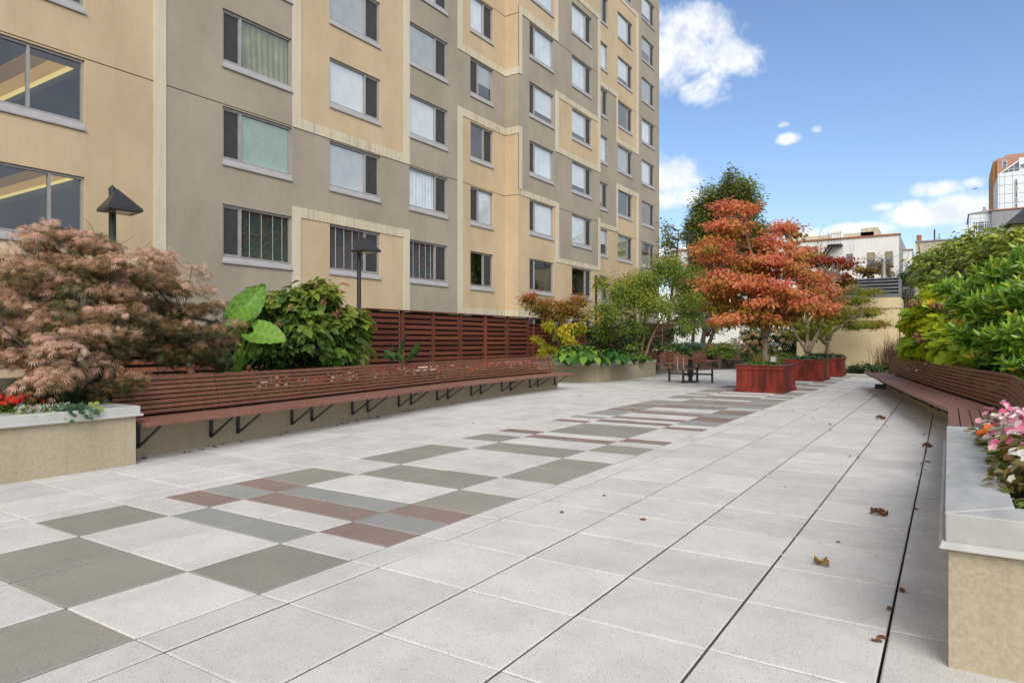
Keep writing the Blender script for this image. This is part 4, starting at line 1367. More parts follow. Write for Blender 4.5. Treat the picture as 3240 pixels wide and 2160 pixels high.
# ------------------------------------------------------------------ background buildings
def far_window(o, x0, x1, z0, z1, y, bars=(), blind=False, frame=M['panelw']):
    f = MB()
    t = .06
    f.box((x0, y - .05, z0), (x0 + t, y, z1)); f.box((x1 - t, y - .05, z0), (x1, y, z1)); f.box((x0 + t, y - .05, z1 - t), (x1 - t, y, z1)); f.box((x0 + t, y - .05, z0), (x1 - t, y, z0 + t))
    for kind, v in bars:
        if kind == 'v': f.box((x0 + (x1 - x0) * v - t / 2, y - .045, z0 + t), (x0 + (x1 - x0) * v + t / 2, y, z1 - t))
        else: f.box((x0 + t, y - .04, z0 + (z1 - z0) * v - t / 2), (x1 - t, y, z0 + (z1 - z0) * v + t / 2))
    w = f.build('window', frame, o)
    g = MB(); g.add([(x0 + t, y - .02, z0 + t), (x1 - t, y - .02, z0 + t), (x1 - t, y - .02, z1 - t), (x0 + t, y - .02, z1 - t)], [(0, 1, 2, 3)]); g.build('pane', M['farglass'], w)
    if blind:
        g = MB(); zz = z0 + (z1 - z0) * blind; g.add([(x0 + t, y - .03, zz), (x1 - t, y - .03, zz), (x1 - t, y - .03, z1 - t), (x0 + t, y - .03, z1 - t)], [(0, 1, 2, 3)]); g.build('blind', M['drape'] if blind > .3 else M['blind'], w)


# white painted row house with a fire escape
h = thing('white_house', 'white painted flat roofed house with black fire escape behind the orange dogwood', 'house')
mb = MB(); mb.box((-22, 62, -.15), (-3.33, 72, 9.76), 0)
mb.build('wall', M['white'], h)
mb = MB(); mb.box((-3.329, 62.02, -.15), (-3.25, 72, 9.72)); mb.build('side_wall', M['whiteshade'], h)
mb = MB(); mb.box((-22, 61.9, 9.76), (-3.2, 62.5, 9.88)); mb.build('coping', M['terracotta'], h)
mb = MB(); mb.box((-8.4, 63, 9.7), (-7.55, 64, 10.6)); mb.box((-4.2, 62.6, 9.88), (-4.05, 62.75, 10.25)); mb.build('chimney', M['white'], h)
mb = MB(); mb.box((-6.3, 64.5, 9.7), (-5.0, 68, 10.9)); mb.box((-12, 64.5, 9.7), (-5.3, 68, 10.55)); mb.build('bulkhead', M['beigeb'], h)
for x0, x1, z0, z1 in ((-5.58, -5.02, 7.2, 8.5), (-4.28, -3.74, 7.2, 8.5), (-7.1, -6.6, 7.2, 8.5), (-9.3, -8.75, 7.2, 8.5), (-5.58, -5.02, 4.3, 5.6), (-4.28, -3.74, 4.3, 5.6)):
    far_window(h, x0, x1, z0, z1, 62.0, (('h', .52),), .55 if x0 > -6 else .8, M['stucgrey'])
fe = MB()
for x in (-8.35, -7.45): fe.tube([(x, 61.0, 9.3), (x, 61.0, 10.35)], .02, 4)
for i in range(8): x = -8.35 + .9 * i / 7; fe.tube([(x, 60.95, 9.25), (x, 60.95, 10.1)], .012, 4)
for z in (9.6, 10.1): fe.beam((-8.4, 60.95, z), (-7.4, 60.95, z), .03, .03)
fe.box((-8.4, 60.9, 9.18), (-7.35, 61.98, 9.25))
for x in (-8.3, -8.0): fe.beam((x, 61.2, 9.2), (x - .75, 61.2, 8.1), .03, .14)
for i in range(8): fe.box((-8.75 + .09 * i - .35, 61.0, 8.15 + .14 * i), (-8.55 + .09 * i - .35, 61.4, 8.17 + .14 * i))
for x in (-8.35, -7.4): fe.beam((x, 61.97, 8.6), (x, 61.0, 9.2), .03, .03)
fe.build('fire_escape', M['black'], h)

h = thing('white_house', 'narrow white side house stepped back right of the larger white house', 'house')
mb = MB(); mb.box((-3.24, 66, -.15), (-2.6, 75, 8.95)); mb.build('wall', M['white'], h)
mb = MB(); mb.box((-2.599, 66.02, -.15), (-2.52, 75, 8.92)); mb.build('side_wall', M['whiteshade'], h)
mb = MB(); mb.box((-3.24, 65.9, 8.95), (-2.5, 66.4, 9.04)); mb.build('coping', M['terracotta'], h)

h = thing('beige_house', 'stained beige flat roofed house with a brick chimney and vent pipe', 'house')
mb = MB(); mb.box((-1.93, 55, -.15), (7, 66, 8.18)); mb.build('wall', M['beigeb'], h)
mb = MB(); mb.box((-1.98, 54.93, 8.18), (7, 55.4, 8.27)); mb.build('coping', M['stucgrey'], h)
mb = MB(); mb.box((-1.9, 55.5, 8.2), (-1.6, 56, 8.75)); mb.build('chimney', M['terracotta'], h)
mb = MB(); mb.tube([(-.82, 55.4, 8.2), (-.82, 55.4, 9.05)], .045, 8); mb.tube([(-.55, 55.4, 8.2), (-.55, 55.4, 8.75)], .02, 6); mb.tube([(-1.75, 54.95, 8.1), (-1.6, 54.95, 7), (-1.62, 54.95, 3)], .02, 4); mb.build('vent_pipe', M['black'], h)

# modern white house with a grey gable
h = thing('clad_house', 'white panelled house with a wide window and balcony above the shrubs', 'house')
mb = MB(); mb.box((1.91, 90, -.15), (3.90, 98, 15.3)); mb.build('wall', M['panelw'], h)
mb = MB()
for x in (2.05, 2.9, 3.75): mb.box((x, 89.985, 9), (x + .02, 89.999, 15.3))
for z in (14.75, 13.2, 14.45): mb.box((1.91, 89.984, z), (3.9, 89.998, z + .02))
mb.build('seam', M['line'], h)
mb = MB(); mb.hexa([(1.8, 89.9, 15.3), (3.95, 89.9, 15.3), (3.95, 98, 15.3), (1.8, 98, 15.3)], [(1.8, 89.9, 15.34), (3.95, 89.9, 15.62), (3.95, 98, 15.62), (1.8, 98, 15.34)]); mb.build('roof', M['line'], h)
far_window(h, 2.26, 3.72, 13.0, 14.4, 90.0, (('v', .3), ('v', .7), ('h', .78), ('h', .25), ('v', .15), ('v', .85)), False)
mb = MB()
for i in range(8): mb.tube([(1.25 + i * .1, 89.4, 13.1), (1.25 + i * .1, 89.4, 13.75)], .012, 4)
mb.beam((1.2, 89.4, 13.75), (2.0, 89.4, 13.75), .03, .03); mb.box((1.2, 89.35, 13.0), (2.0, 90.5, 13.09)); mb.build('balcony', M['panelw'], h)
mb = MB(); mb.tube([(3.35, 91, 15.3), (3.35, 91, 15.75)], .2, 10); mb.tube([(3.35, 91, 15.75), (3.35, 91, 16.05)], .13, 10); mb.tube([(3.35, 91, 16.02), (3.35, 91, 16.08)], .17, 10); mb.build('vent', M['flue'], h)

h = thing('grey_house', 'rough grey rendered party wall with terracotta coping beside the white panelled house', 'house')
mb = MB(); mb.box((3.91, 89.5, -.15), (16, 99, 15.36)); mb.build('wall', M['stucgrey'], h)
mb = MB(); mb.box((3.7, 89.4, 15.36), (16, 90, 15.48)); mb.build('coping', M['terracotta'], h)

h = thing('white_tower', 'tall white panelled tower with a slim stair window and sloped glass top', 'tower')
mb = MB()
mb.add([(6.5, 130, -.15), (20, 130, -.15), (20, 130, 29.6), (9.15, 130, 29.6), (9.15, 130, 27.6), (6.5, 130, 27.45),
        (6.5, 142, -.15), (20, 142, -.15), (20, 142, 29.6), (9.15, 142, 29.6), (9.15, 142, 27.6), (6.5, 142, 27.45)],
       [(0, 1, 2, 3, 4, 5), (11, 10, 9, 8, 7, 6), (0, 5, 11, 6), (5, 4, 10, 11), (4, 3, 9, 10), (3, 2, 8, 9)])
mb.build('wall', M['panelw'], h)
mb = MB()
for z in (26.9, 25.6, 24.2, 22.8, 21.4): mb.box((6.5, 129.97, z), (20, 129.99, z + .035))
for x in (6.72, 7.35, 8.3, 9.9, 11): mb.box((x, 129.965, 15), (x + .03, 129.985, 27.3))
mb.build('seam', M['line'], h)
for z in (25.2, 23.4, 21.6, 19.8):
    far_window(h, 8.60, 8.98, z, z + 1.15, 129.96, (('h', .78),))
mb = MB()
for z in (24.4, 22.6, 20.8): mb.box((8.6, 129.94, z + .0), (8.98, 129.96, z + .75))
mb.build('spandrel', M['line'], h)
gl = MB(); gl.add([(6.95, 130.2, 27.5), (9.12, 130.2, 27.6), (9.12, 130.2, 29.15)], [(0, 1, 2)], 0)
gl.build('sloped_glass', M['farglass'], h)
gl = MB(); gl.beam((6.8, 130.15, 27.5), (9.15, 130.15, 29.2), .2, .18)
for x, z in ((7.8, 28.1), (8.5, 28.6)): gl.beam((x, 130.15, 27.5), (x, 130.15, z), .06, .06)
gl.beam((7.7, 130.15, 28.0), (9.1, 130.15, 28.0), .05, .05)
gl.build('glazing_bar', M['panelw'], h)
far_window(h, 9.3, 10.4, 27.95, 28.6, 129.97)

h = thing('orange_tower', 'tall orange and shade-toned brick tower rising behind the white panelled tower', 'tower')
mb = MB(); mb.box((7.86, 160, -.15), (20, 175, 36.5), 1); mb.box((7.25, 161, -.15), (7.859, 175, 36.3), 0); mb.box((7.15, 163, -.15), (7.249, 175, 35.5), 0); mb.box((9.3, 163, 36.4), (20, 172, 37.6), 1)
mb.build('wall', [M['orange'], M['pink']], h)
far_window(h, 8.7, 9.4, 34.45, 36.0, 160.0, (('h', .35), ('h', .85)))
mb = MB(); mb.box((9.6, 162.9, 36.7), (10.4, 162.99, 36.95)); mb.build('vent', M['black'], h)

# cream wall with louvred plant room
h = thing('rendered_wall', 'cream rendered wall with grey louvres on top closing the far end of the terrace', 'wall')
mb = MB(); mb.box((-5.3, 30, -.1), (-1.6, 33, 2.56)); mb.build('wall', M['wallback'], h)
mb = MB(); mb.box((-5.34, 29.95, 2.56), (-1.56, 33.05, 2.96)); mb.build('parapet', M['wallback'], h)
mb = MB(); mb.box((-1.56, 29.97, -.1), (-1.42, 33, 2.2)); mb.build('pilaster', M['wallback'], h)
lv = MB()
for i in range(5):
    z = 3.05 + i * .135
    lv.hexa([(-5.3, 29.98, z), (-1.62, 29.98, z), (-1.62, 30.12, z + .09), (-5.3, 30.12, z + .09)], [(-5.3, 29.98, z + .03), (-1.62, 29.98, z + .03), (-1.62, 30.12, z + .12), (-5.3, 30.12, z + .12)])
lv.box((-5.3, 30.0, 2.96), (-1.6, 30.2, 3.045)); lv.box((-5.32, 29.96, 3.70), (-1.58, 31.5, 3.74))
lv.box((-1.62, 30, 2.96), (-1.58, 31.5, 3.70)); lv.box((-5.3, 30.35, 2.96), (-1.66, 31.5, 3.69))
lv.build('louvre', M['louvre'], h)
fl = MB(); fl.tube([(-2.2, 31, 3.74), (-2.2, 31, 4.02)], .10, 14); fl.tube([(-2.2, 31, 4.02), (-2.2, 31, 4.55)], .085, 14); fl.tube([(-2.2, 31, 4.5), (-2.2, 31, 4.58)], .098, 14)
fl.build('flue', M['flue'], h)

h = thing('parapet_wall', 'low cream parapet wall glimpsed behind the far bench and hydrangea', 'wall')
mb = MB(); mb.box((-16, 37.4, -.1), (-5.3, 37.7, 1.05)); mb.build('wall', M['wallback'], h)
mb = MB(); mb.box((-16, 37.33, 1.05), (-5.3, 37.77, 1.16)); mb.build('coping', M['stucgrey'], h)


# ------------------------------------------------------------------ trees
def tree(name, label, base, stems, blobs, per, flat, size, tmpl, mat, bark, droop=.5, tint=(.5, .2), hgain=.2, r0=.06, limb_r=(.02, .005), every=1, up=1.0, group=None, cat='tree', sizevar=.3, crown='crown'):
    o = thing(name, label, cat, group=group)
    tb, lb = MB(), MB()
    nodes = []
    for st in stems:
        pts = [Vector(p) for p in st]
        dense = []
        for a, b in zip(pts[:-1], pts[1:]):
            for t in (0, .25, .5, .75): dense.append(a.lerp(b, t) + Vector(rng.normal(size=3)) * .012)
        dense.append(pts[-1])
        L = len(dense)
        tb.tube(dense, [r0 * (1.25 - .25 * min(1, i / 3)) * (1 - .72 * i / (L - 1)) for i in range(L)], 9)
        nodes += dense[2:]
    tb.build('trunk', bark, o, smooth=True)
    C = foliage(crown, blobs, per, flat, size, tmpl, mat, o, droop, up, tint, hgain, sizevar=sizevar)
    branches_to(lb, nodes, C, *limb_r, every)
    lb.build('branches', bark, o, smooth=True)
    return o


def cl(px, py, F): return tuple(at(px, py, F))


# the orange dogwood in the near planter: tiers of drooping leaves
DW = (-3.93, 18.1)
tree('dogwood_tree', 'orange and red leaved dogwood standing in the nearest red planter', DW,
     [[(-3.95, 18.05, .58), (-3.95, 18.08, 1.1), (-3.99, 18.15, 1.65), (-4.05, 18.2, 2.3), (-4.2, 18.2, 3.1), (-4.5, 18.1, 4.2)],
      [(-3.98, 18.12, 1.45), (-3.7, 18.2, 2.0), (-3.5, 18.4, 2.8), (-3.45, 18.6, 3.9)],
      [(-3.97, 18.1, 1.4), (-3.75, 18.0, 1.75), (-3.1, 18.5, 2.35)],
      [(-3.99, 18.15, 1.7), (-4.4, 17.9, 2.2), (-4.95, 17.6, 2.75)]],
     [(cl(1690, 478, 17.6), (.50, .5, .18), 12, .12), (cl(1660, 520, 17.4), (.42, .5, .20), 12, .08), (cl(1625, 560, 17.2), (.52, .6, .20), 14, .1), (cl(1655, 595, 17.6), (.5, .6, .2), 14, .05),
      (cl(1640, 640, 17.2), (.5, .6, .2), 12, .03), (cl(1805, 528, 18.0), (.42, .5, .18), 12, .1), (cl(1770, 560, 17.7), (.55, .6, .2), 16, .12), (cl(1740, 600, 17.3), (.7, .7, .22), 22, .1),
      (cl(1800, 615, 17.3), (.55, .7, .2), 16, .12), (cl(1700, 650, 17.0), (.7, .7, .22), 22, .08), (cl(1790, 665, 16.9), (.8, .7, .22), 24, .1), (cl(1860, 640, 17.8), (.42, .6, .2), 12, .0),
      (cl(1740, 700, 17.0), (.8, .7, .2), 22, -.08), (cl(1840, 690, 16.9), (.55, .6, .22), 18, .16), (cl(1680, 735, 16.9), (.5, .6, .16), 14, .02), (cl(1765, 735, 17.2), (.55, .6, .14), 14, -.15), (cl(1665, 690, 17.6), (.42, .6, .2), 10, -.2),
      (cl(1720, 560, 18.2), (.4, .5, .2), 8, -.15), (cl(1850, 575, 18.2), (.22, .3, .12), 5, .0), (cl(1880, 665, 17.6), (.4, .5, .2), 14, .1), (cl(1895, 705, 17.3), (.38, .5, .16), 12, .15), (cl(1725, 625, 17.6), (.6, .6, .2), 12, -.1), (cl(1790, 590, 17.6), (.6, .6, .2), 14, .05), (cl(1650, 665, 17.4), (.45, .5, .15), 10, -.1), (cl(1690, 530, 17.8), (.4, .5, .25), 8, .0), (cl(1700, 720, 17.4), (.6, .6, .16), 10, -.35), (cl(1800, 715, 17.6), (.6, .6, .16), 12, -.35), (cl(1640, 700, 17.4), (.3, .4, .12), 6, -.3), (cl(1740, 650, 18.0), (.7, .6, .3), 10, -.3)],
     70, (.27, .27, .11), .080, T_OVAL, LM['dogwood'], M['bark'], .75, (.52, .15), .24, .085, (.016, .004))

tree('dogwood_tree', 'maroon and green dogwood with a forked trunk in the middle red planter', (-4, 24.2),
     [[(-3.95, 24.1, .6), (-3.95, 24.15, .9), (-4.25, 24.0, 1.45), (-4.5, 23.9, 2.0)], [(-3.93, 24.15, .85), (-3.7, 24.3, 1.4), (-3.4, 24.5, 2.3), (-3.2, 24.6, 3.2)], [(-3.95, 24.15, .9), (-3.95, 24.3, 1.6), (-4.0, 24.5, 2.6)]],
     [(cl(1885, 600, 23.5), (.55, .6, .2), 14, .1), (cl(1930, 600, 23.5), (.42, .6, .2), 12, .12), (cl(1900, 640, 23.5), (.8, .7, .22), 18, .0), (cl(1880, 690, 23), (.8, .7, .25), 16, -.3), (cl(1850, 740, 22.8), (.7, .7, .2), 16, -.4), (cl(1930, 640, 23.8), (.4, .5, .15), 8, -.1)],
     60, (.30, .30, .11), .095, T_OVAL, LM['dogdark'], M['bark'], .7, (.55, .12), .2, .075, (.016, .004))

tree('maple_tree', 'green and gold spreading maple in the rearmost red planter', (-3.8, 27),
     [[(-3.72, 26.95, .6), (-3.70, 26.95, 1.25), (-3.55, 27.0, 1.6), (-3.1, 26.9, 1.95), (-2.5, 26.7, 2.2)], [(-3.72, 26.95, 1.2), (-4.1, 26.9, 1.55), (-4.5, 26.8, 2.0)], [(-3.70, 26.95, 1.3), (-3.6, 27.2, 2.2), (-3.5, 27.3, 3.0)]],
     [(cl(1950, 690, 25.5), (.6, .7, .12), 14, .0), (cl(2000, 715, 25.2), (.42, .6, .1), 12, .1), (cl(2012, 745, 25.2), (.32, .5, .1), 9, .2), (cl(1960, 745, 25), (.6, .6, .1), 12, .05), (cl(1900, 735, 25), (.6, .7, .15), 16, -.1), (cl(1850, 770, 25), (.6, .6, .12), 12, -.1),
      (cl(1990, 670, 26), (.35, .6, .1), 6, .1), (cl(1930, 660, 26), (.5, .6, .15), 10, .1), (cl(1900, 700, 24.5), (.55, .6, .16), 12, .0), (cl(1945, 720, 24.6), (.5, .6, .12), 10, .05), (cl(1875, 760, 24), (.5, .5, .12), 9, -.1)],
     110, (.30, .30, .11), .08, T_SIMPLE, LM['maplegold'], M['bark'], .5, (.42, .16), .1, .085, (.018, .004))

# river birch clump
tree('river_birch', 'multi stemmed river birch with peeling pink bark in the stucco planter', (-9, 21.8),
     [[(-8.93, 21.75, .5), (-9.0, 21.7, 1.5), (-9.1, 21.8, 2.6), (-9.3, 21.9, 3.6)], [(-8.85, 21.75, .5), (-8.75, 21.8, 1.4), (-8.7, 21.9, 2.5), (-8.5, 22, 3.8), (-8.4, 22.1, 4.5)], [(-8.78, 21.75, .5), (-8.5, 21.95, 1.4), (-8.2, 22.2, 2.2), (-7.7, 22.6, 3.2)]],
     [(cl(1530, 610, 23.2), (.45, .6, .5), 20, .1), (cl(1480, 640, 23), (.7, .8, .45), 34, .1), (cl(1570, 640, 23.4), (.6, .8, .45), 30, .0), (cl(1430, 665, 22.6), (.55, .7, .4), 26, .1), (cl(1400, 715, 22.6), (.55, .7, .4), 24, .0), (cl(1380, 650, 22.8), (.2, .3, .15), 5, .05),
      (cl(1500, 700, 22.6), (.9, .9, .45), 40, .1), (cl(1590, 695, 23), (.6, .8, .4), 26, .0), (cl(1450, 750, 22.8), (.6, .7, .35), 18, -.2), (cl(1580, 745, 23), (.5, .7, .3), 14, -.1), (cl(1385, 755, 23), (.35, .5, .3), 10, .0), (cl(1620, 640, 23.8), (.4, .5, .4), 12, -.1)],
     92, (.28, .28, .25), .072, T_SIMPLE, LM['birch'], M['barkp'], .85, (.48, .18), .15, .05, (.012, .003), 1)

# tall columnar pear and its neighbours
tree('pear_tree', 'tall dark green tree rising highest behind the orange dogwood', (-10.3, 33.8),
     [[(-10.6, 33.8, .4), (-10.3, 34, 2.0), (-9.9, 34.3, 4.0), (-9.7, 34.5, 6.5), (-9.5, 34.6, 9.2)], [(-10.3, 34, 1.6), (-9.6, 34.6, 3.2), (-8.9, 34.9, 5.0), (-8.6, 35, 7.0)], [(-10.3, 34, 1.8), (-11, 33.7, 4), (-11.1, 33.6, 6.4)]],
     [(cl(1690, 425, 35), (.45, .8, .8), 20, .1), (cl(1655, 465, 35), (.7, .9, .9), 34, .0), (cl(1715, 470, 35), (.6, .9, .9), 30, .0), (cl(1620, 480, 35), (.5, .8, .7), 22, .1), (cl(1600, 530, 35), (.6, .9, .8), 28, .1), (cl(1660, 540, 35), (1.0, 1.0, 1.0), 44, -.15),
      (cl(1735, 540, 35), (.6, .9, .9), 30, -.05), (cl(1610, 600, 35), (.7, .9, .8), 28, -.05), (cl(1700, 600, 35), (.9, .9, .8), 26, -.2), (cl(1590, 660, 35), (.6, .9, .8), 18, .0), (cl(1650, 680, 35), (.6, .8, .8), 14, -.1)],
     120, (.36, .36, .40), .14, T_SIMPLE, LM['pear'], M['barkd'], .3, (.45, .16), .2, .13, (.03, .006))
tree('shade_tree', 'loose mid green tree between the building corner and the tallest tree', (-13, 38),
     [[(-13.5, 37.0, .4), (-13.3, 37.0, 3.0), (-13.0, 37.2, 5.5), (-12.9, 37.4, 7.5)]],
     [(cl(1530, 540, 39), (.5, .8, .9), 16, .0), (cl(1535, 590, 39), (.8, .9, .8), 24, .0), (cl(1560, 640, 38), (.9, .9, .9), 26, .05), (cl(1600, 690, 37), (1.0, 1, .8), 22, .1), (cl(1640, 740, 37), (.8, 1, .7), 16, .05)],
     50, (.34, .34, .36), .12, T_SIMPLE, LM['pear'], M['barkd'], .4, (.55, .16), .2, .11, (.03, .006))
tree('shade_tree', 'pale green tree with leaning dark trunks behind the birch and dogwood', (-11.5, 34),
     [[(-10.6, 34.6, .4), (-10.0, 35.0, 2.4), (-9.3, 35.4, 4.2), (-8.9, 35.6, 5.6)], [(-11.2, 34.4, .4), (-11.1, 34.6, 2.4), (-10.9, 34.8, 4.6)]],
     [(cl(1610, 640, 36), (.9, .9, .6), 20, .15), (cl(1650, 690, 36), (.7, .9, .7), 14, .1), (cl(1600, 720, 36), (.8, .9, .5), 14, .15), (cl(1560, 700, 35.5), (.7, .9, .7), 16, .1), (cl(1680, 730, 36), (.5, .8, .4), 8, .1)],
     42, (.34, .34, .3), .10, T_SIMPLE, LM['birch'], M['barkd'], .6, (.40, .16), .2, .10, (.025, .005))
tree('small_tree', 'thin leafed tree beside the metal flue on the louvred roof', (-2, 34),
     [[(-2.3, 34, .4), (-2.2, 34, 2.5), (-2.1, 34, 4.0)]],
     [(cl(2000, 620, 36), (.8, .5, .3), 14, .1), (cl(2035, 615, 36), (.4, .4, .35), 8, .1), (cl(1965, 650, 36), (.35, .4, .2), 5, .1)],
     26, (.25, .25, .12), .17, T_OVAL, LM['amber'], M['twig'], .5, (.22, .12), .0, .03, (.012, .004))


def bare_tree(o_name, label, base, tips):
    o = thing(o_name, label, 'tree')
    mb = MB()
    fork = Vector(base[-1])
    mb.tube(base, [.045, .035, .028][:len(base)], 6)
    for tx, ty, F in tips:
        e = at(tx, ty, F)
        pts = limb(mb, fork - Vector((0, 0, random.uniform(0, .8))), e, .02, .004, .02, 5, 6, .08)
        for k in range(3):
            a = pts[2 + k]
            limb(mb, a, a + Vector(rng.normal(size=3)) * .25 + (e - a) * .45, .008, .0025, .05, 4, 4, .1)
    mb.build('branches', M['twig'], o, smooth=True)


bare_tree('bare_tree', 'leafless thin branched tree in front of the white house', [(-4.6, 31.5, .4), (-4.5, 31.6, 2.5), (-4.35, 31.7, 3.7)],
          [(1893, 512, 33), (1915, 520, 33), (1930, 585, 33), (1885, 540, 33), (1950, 560, 33), (1968, 610, 33)])


# ------------------------------------------------------------------ shrubs
def shrub(name, label, base, blobs, per, flat, size, tmpl, mat, droop=.4, tint=(.5, .2), hgain=.25, stem_r=(.012, .004), every=3, group=None, cat='shrub', up=1.0, bark=None, sizevar=.3, smooth=False):
    o = thing(name, label, cat, group=group)
    C = foliage('foliage', blobs, per, flat, size, tmpl, mat, o, droop, up, tint, hgain, smooth, sizevar=sizevar)
    st = MB()
    bs = [Vector(base) + Vector((random.gauss(0, .08), random.gauss(0, .08), 0)) for _ in range(6)]
    for c in C[::every]:
        limb(st, random.choice(bs), c, stem_r[0], stem_r[1], .12, 4, 4)
    st.build('stems', bark or M['twig'], o, smooth=True)
    return o


# laceleaf maple: hanging layers of feathery leaves
o = thing('laceleaf_maple', 'wide drooping pinkish brown laceleaf maple in the left planting bed', 'tree')
lace_blobs = [(cl(60, 625, 7.4), (.75, .7, .36), 46, .08), (cl(165, 560, 7.9), (.55, .6, .30), 34, .1), (cl(175, 640, 7.5), (.8, .7, .36), 50, .06), (cl(290, 620, 8.0), (.65, .7, .34), 40, .08), (cl(375, 665, 8.4), (.55, .6, .34), 34, .06),
              (cl(440, 725, 8.7), (.5, .55, .34), 34, .0), (cl(490, 775, 9.0), (.3, .4, .26), 18, -.1), (cl(90, 730, 7.0), (.75, .6, .34), 46, .06), (cl(240, 725, 7.6), (.75, .6, .34), 44, .0), (cl(350, 770, 8.2), (.65, .55, .28), 34, -.12), (cl(15, 755, 6.9), (.45, .45, .22), 22, .1),
              (cl(110, 790, 6.9), (.55, .45, .22), 28, .08), (cl(210, 780, 7.4), (.6, .5, .22), 22, -.12), (cl(430, 800, 8.8), (.45, .45, .2), 20, -.2), (cl(125, 835, 6.6), (.34, .25, .09), 11, .1), (cl(85, 815, 6.7), (.25, .22, .09), 6, .05), (cl(245, 840, 7.2), (.3, .3, .15), 10, -.25), (cl(10, 690, 7.0), (.5, .5, .4), 26, .06), (cl(200, 525, 8.1), (.22, .3, .14), 8, .0), (cl(95, 545, 7.9), (.28, .3, .12), 8, .05)]
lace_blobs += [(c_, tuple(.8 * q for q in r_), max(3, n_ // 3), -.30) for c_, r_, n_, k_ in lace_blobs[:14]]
C, O_, K_, B_ = clusters(lace_blobs)
keep = rng.random(len(C)) < .70
C, O_, K_ = C[keep], O_[keep], K_[keep]
tier = .27
ph = .10 * np.sin(C[:, 0] * 2.3 + 1) + .10 * np.sin(C[:, 1] * 2.9)
C[:, 2] = np.round((C[:, 2] + ph) / tier) * tier - ph + rng.normal(size=len(C)) * .035
per = 84
n = len(C) * per
cix = np.repeat(np.arange(len(C)), per)
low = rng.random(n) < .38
csc = rng.uniform(.45, 1.3, len(C))[cix]      # broad pads and small loose sprigs
rad_ = .17 * np.sqrt(rng.random(n)) * csc; ang_ = rng.random(n) * 6.283
off = np.stack([rad_ * np.cos(ang_), rad_ * np.sin(ang_), rng.normal(size=n) * .018 - 2.6 * rad_ ** 2], 1)
off[low, 2] -= .05 + .06 * rng.random(low.sum())
P_ = C[cix] + off
D_ = np.stack([np.cos(ang_), np.sin(ang_), np.zeros(n)], 1) * .8 + O_[cix] * .45 + rng.normal(size=(n, 3)) * .55
D_[:, 2] = -.25 - 2.2 * rad_ + rng.normal(size=n) * .28
U_ = rng.normal(size=(n, 3)) * .45; U_[:, 2] += 1
side = np.clip((C[:, 1] - 3.6) * .08, -.1, .17)      # greener away from the open side
T_ = .62 + K_[cix] + (rng.normal(size=len(C)) * .17 - side)[cix] + rng.normal(size=n) * .20 + .16 * O_[cix][:, 2] - .40 * low  # pad tops paler, lower leaves darker: sun and shade put into the tint
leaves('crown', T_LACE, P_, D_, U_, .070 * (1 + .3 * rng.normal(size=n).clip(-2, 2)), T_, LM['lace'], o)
tb = MB(); nodes = []
for st in ([(-8.4, 3.7, .45), (-8.5, 3.6, 1.0), (-8.3, 3.4, 1.6), (-8.1, 3.3, 2.1)], [(-8.4, 3.75, .45), (-8.2, 4.1, 1.1), (-8.0, 4.8, 1.6), (-7.9, 5.2, 1.5)], [(-8.4, 3.7, .5), (-8.2, 3.1, 1.1), (-7.7, 2.7, 1.5)], [(-8.45, 3.7, .5), (-8.9, 4.0, 1.2), (-8.8, 4.3, 1.9)]):
    tb.tube(st, [.05, .04, .028, .015][:len(st)], 7); nodes += st[1:]
tb.build('trunk', M['barkd'], o, smooth=True)
lb = MB(); branches_to(lb, nodes, C - np.array([0, 0, .06]), .010, .002, 5, -.02)
for a, b in (((375, 620), (350, 552)), ((420, 660), (425, 600)), ((455, 690), (470, 640)), ((300, 590), (310, 540)), ((205, 545), (190, 500)), ((120, 545), (95, 510)), ((490, 720), (540, 690)), ((520, 800), (545, 850))):
    q_ = np.array(tuple(at(*b, 8.3))); e_ = C[::5] - np.array([0, 0, .06])
    limb(lb, e_[int(np.argmin(np.linalg.norm(e_ - q_, axis=1)))], q_, .005, .0015, .05, 4, 5, .06)
lb.build('branches', M['barkd'], o, smooth=True)


# elephant ear
def ear_leaf(parent, a, b, width, face, droop, foot, tint):
    """heart-shaped leaf from notch a to tip b, blade width, normal roughly FACE, on a stalk from FOOT"""
    a, b = Vector(a), Vector(b)
    L = (b - a).length
    d = (b - a).normalized(); nrm = Vector(face); nrm = (nrm - d * nrm.dot(d)).normalized(); s = nrm.cross(d)
    mb = MB()
    NX, NY = 22, 8
    vs = []
    for i in range(NX + 1):
        x = i / NX
        w = width * .5 * (math.sin(math.pi * min(1, (x * .93 + .05)) ** .62) ** .75 if x < 1 else .0)
        for j in range(-NY, NY + 1):
            v = j / NY
            back = -.24 * (abs(v) ** 1.3) * (1 - x) ** 2.2
            ruff = .022 * math.sin(x * 46 + v * 2) * abs(v) ** 2 + .012 * math.sin(abs(v) * 9 + x * 30)
            p = a + d * L * (x + back) + s * (w * v) + nrm * L * (.10 * abs(v) ** 1.4 * (1 - .5 * x) - droop * x * x + ruff)
            vs.append(p)
    m = 2 * NY + 1
    for i in range(NX):
        for j in range(2 * NY):
            vein = abs(j - NY + .5) < 1 or (i % 4 == (abs(j - NY) // 2) % 4)
            mb.f.append((i * m + j, i * m + j + 1, (i + 1) * m + j + 1, (i + 1) * m + j)); mb.m.append(0); mb.t.append(tint + (.3 if vein else 0) - .25 * random.random() * .3)
    mb.v = [tuple(v) for v in vs]
    lf = mb.build('leaf', LM['ear'], parent, smooth=True)
    st = MB(); f = Vector(foot); mid = f.lerp(a, .55) + Vector((0, 0, .12))
    pts = [f * (1 - t) ** 2 + mid * 2 * t * (1 - t) + a * t * t for t in [i / 8 for i in range(9)]]
    st.tube(pts, [.026 - .014 * i / 8 for i in range(9)], 7); st.build('stalk', LM['ear'], parent, smooth=True)


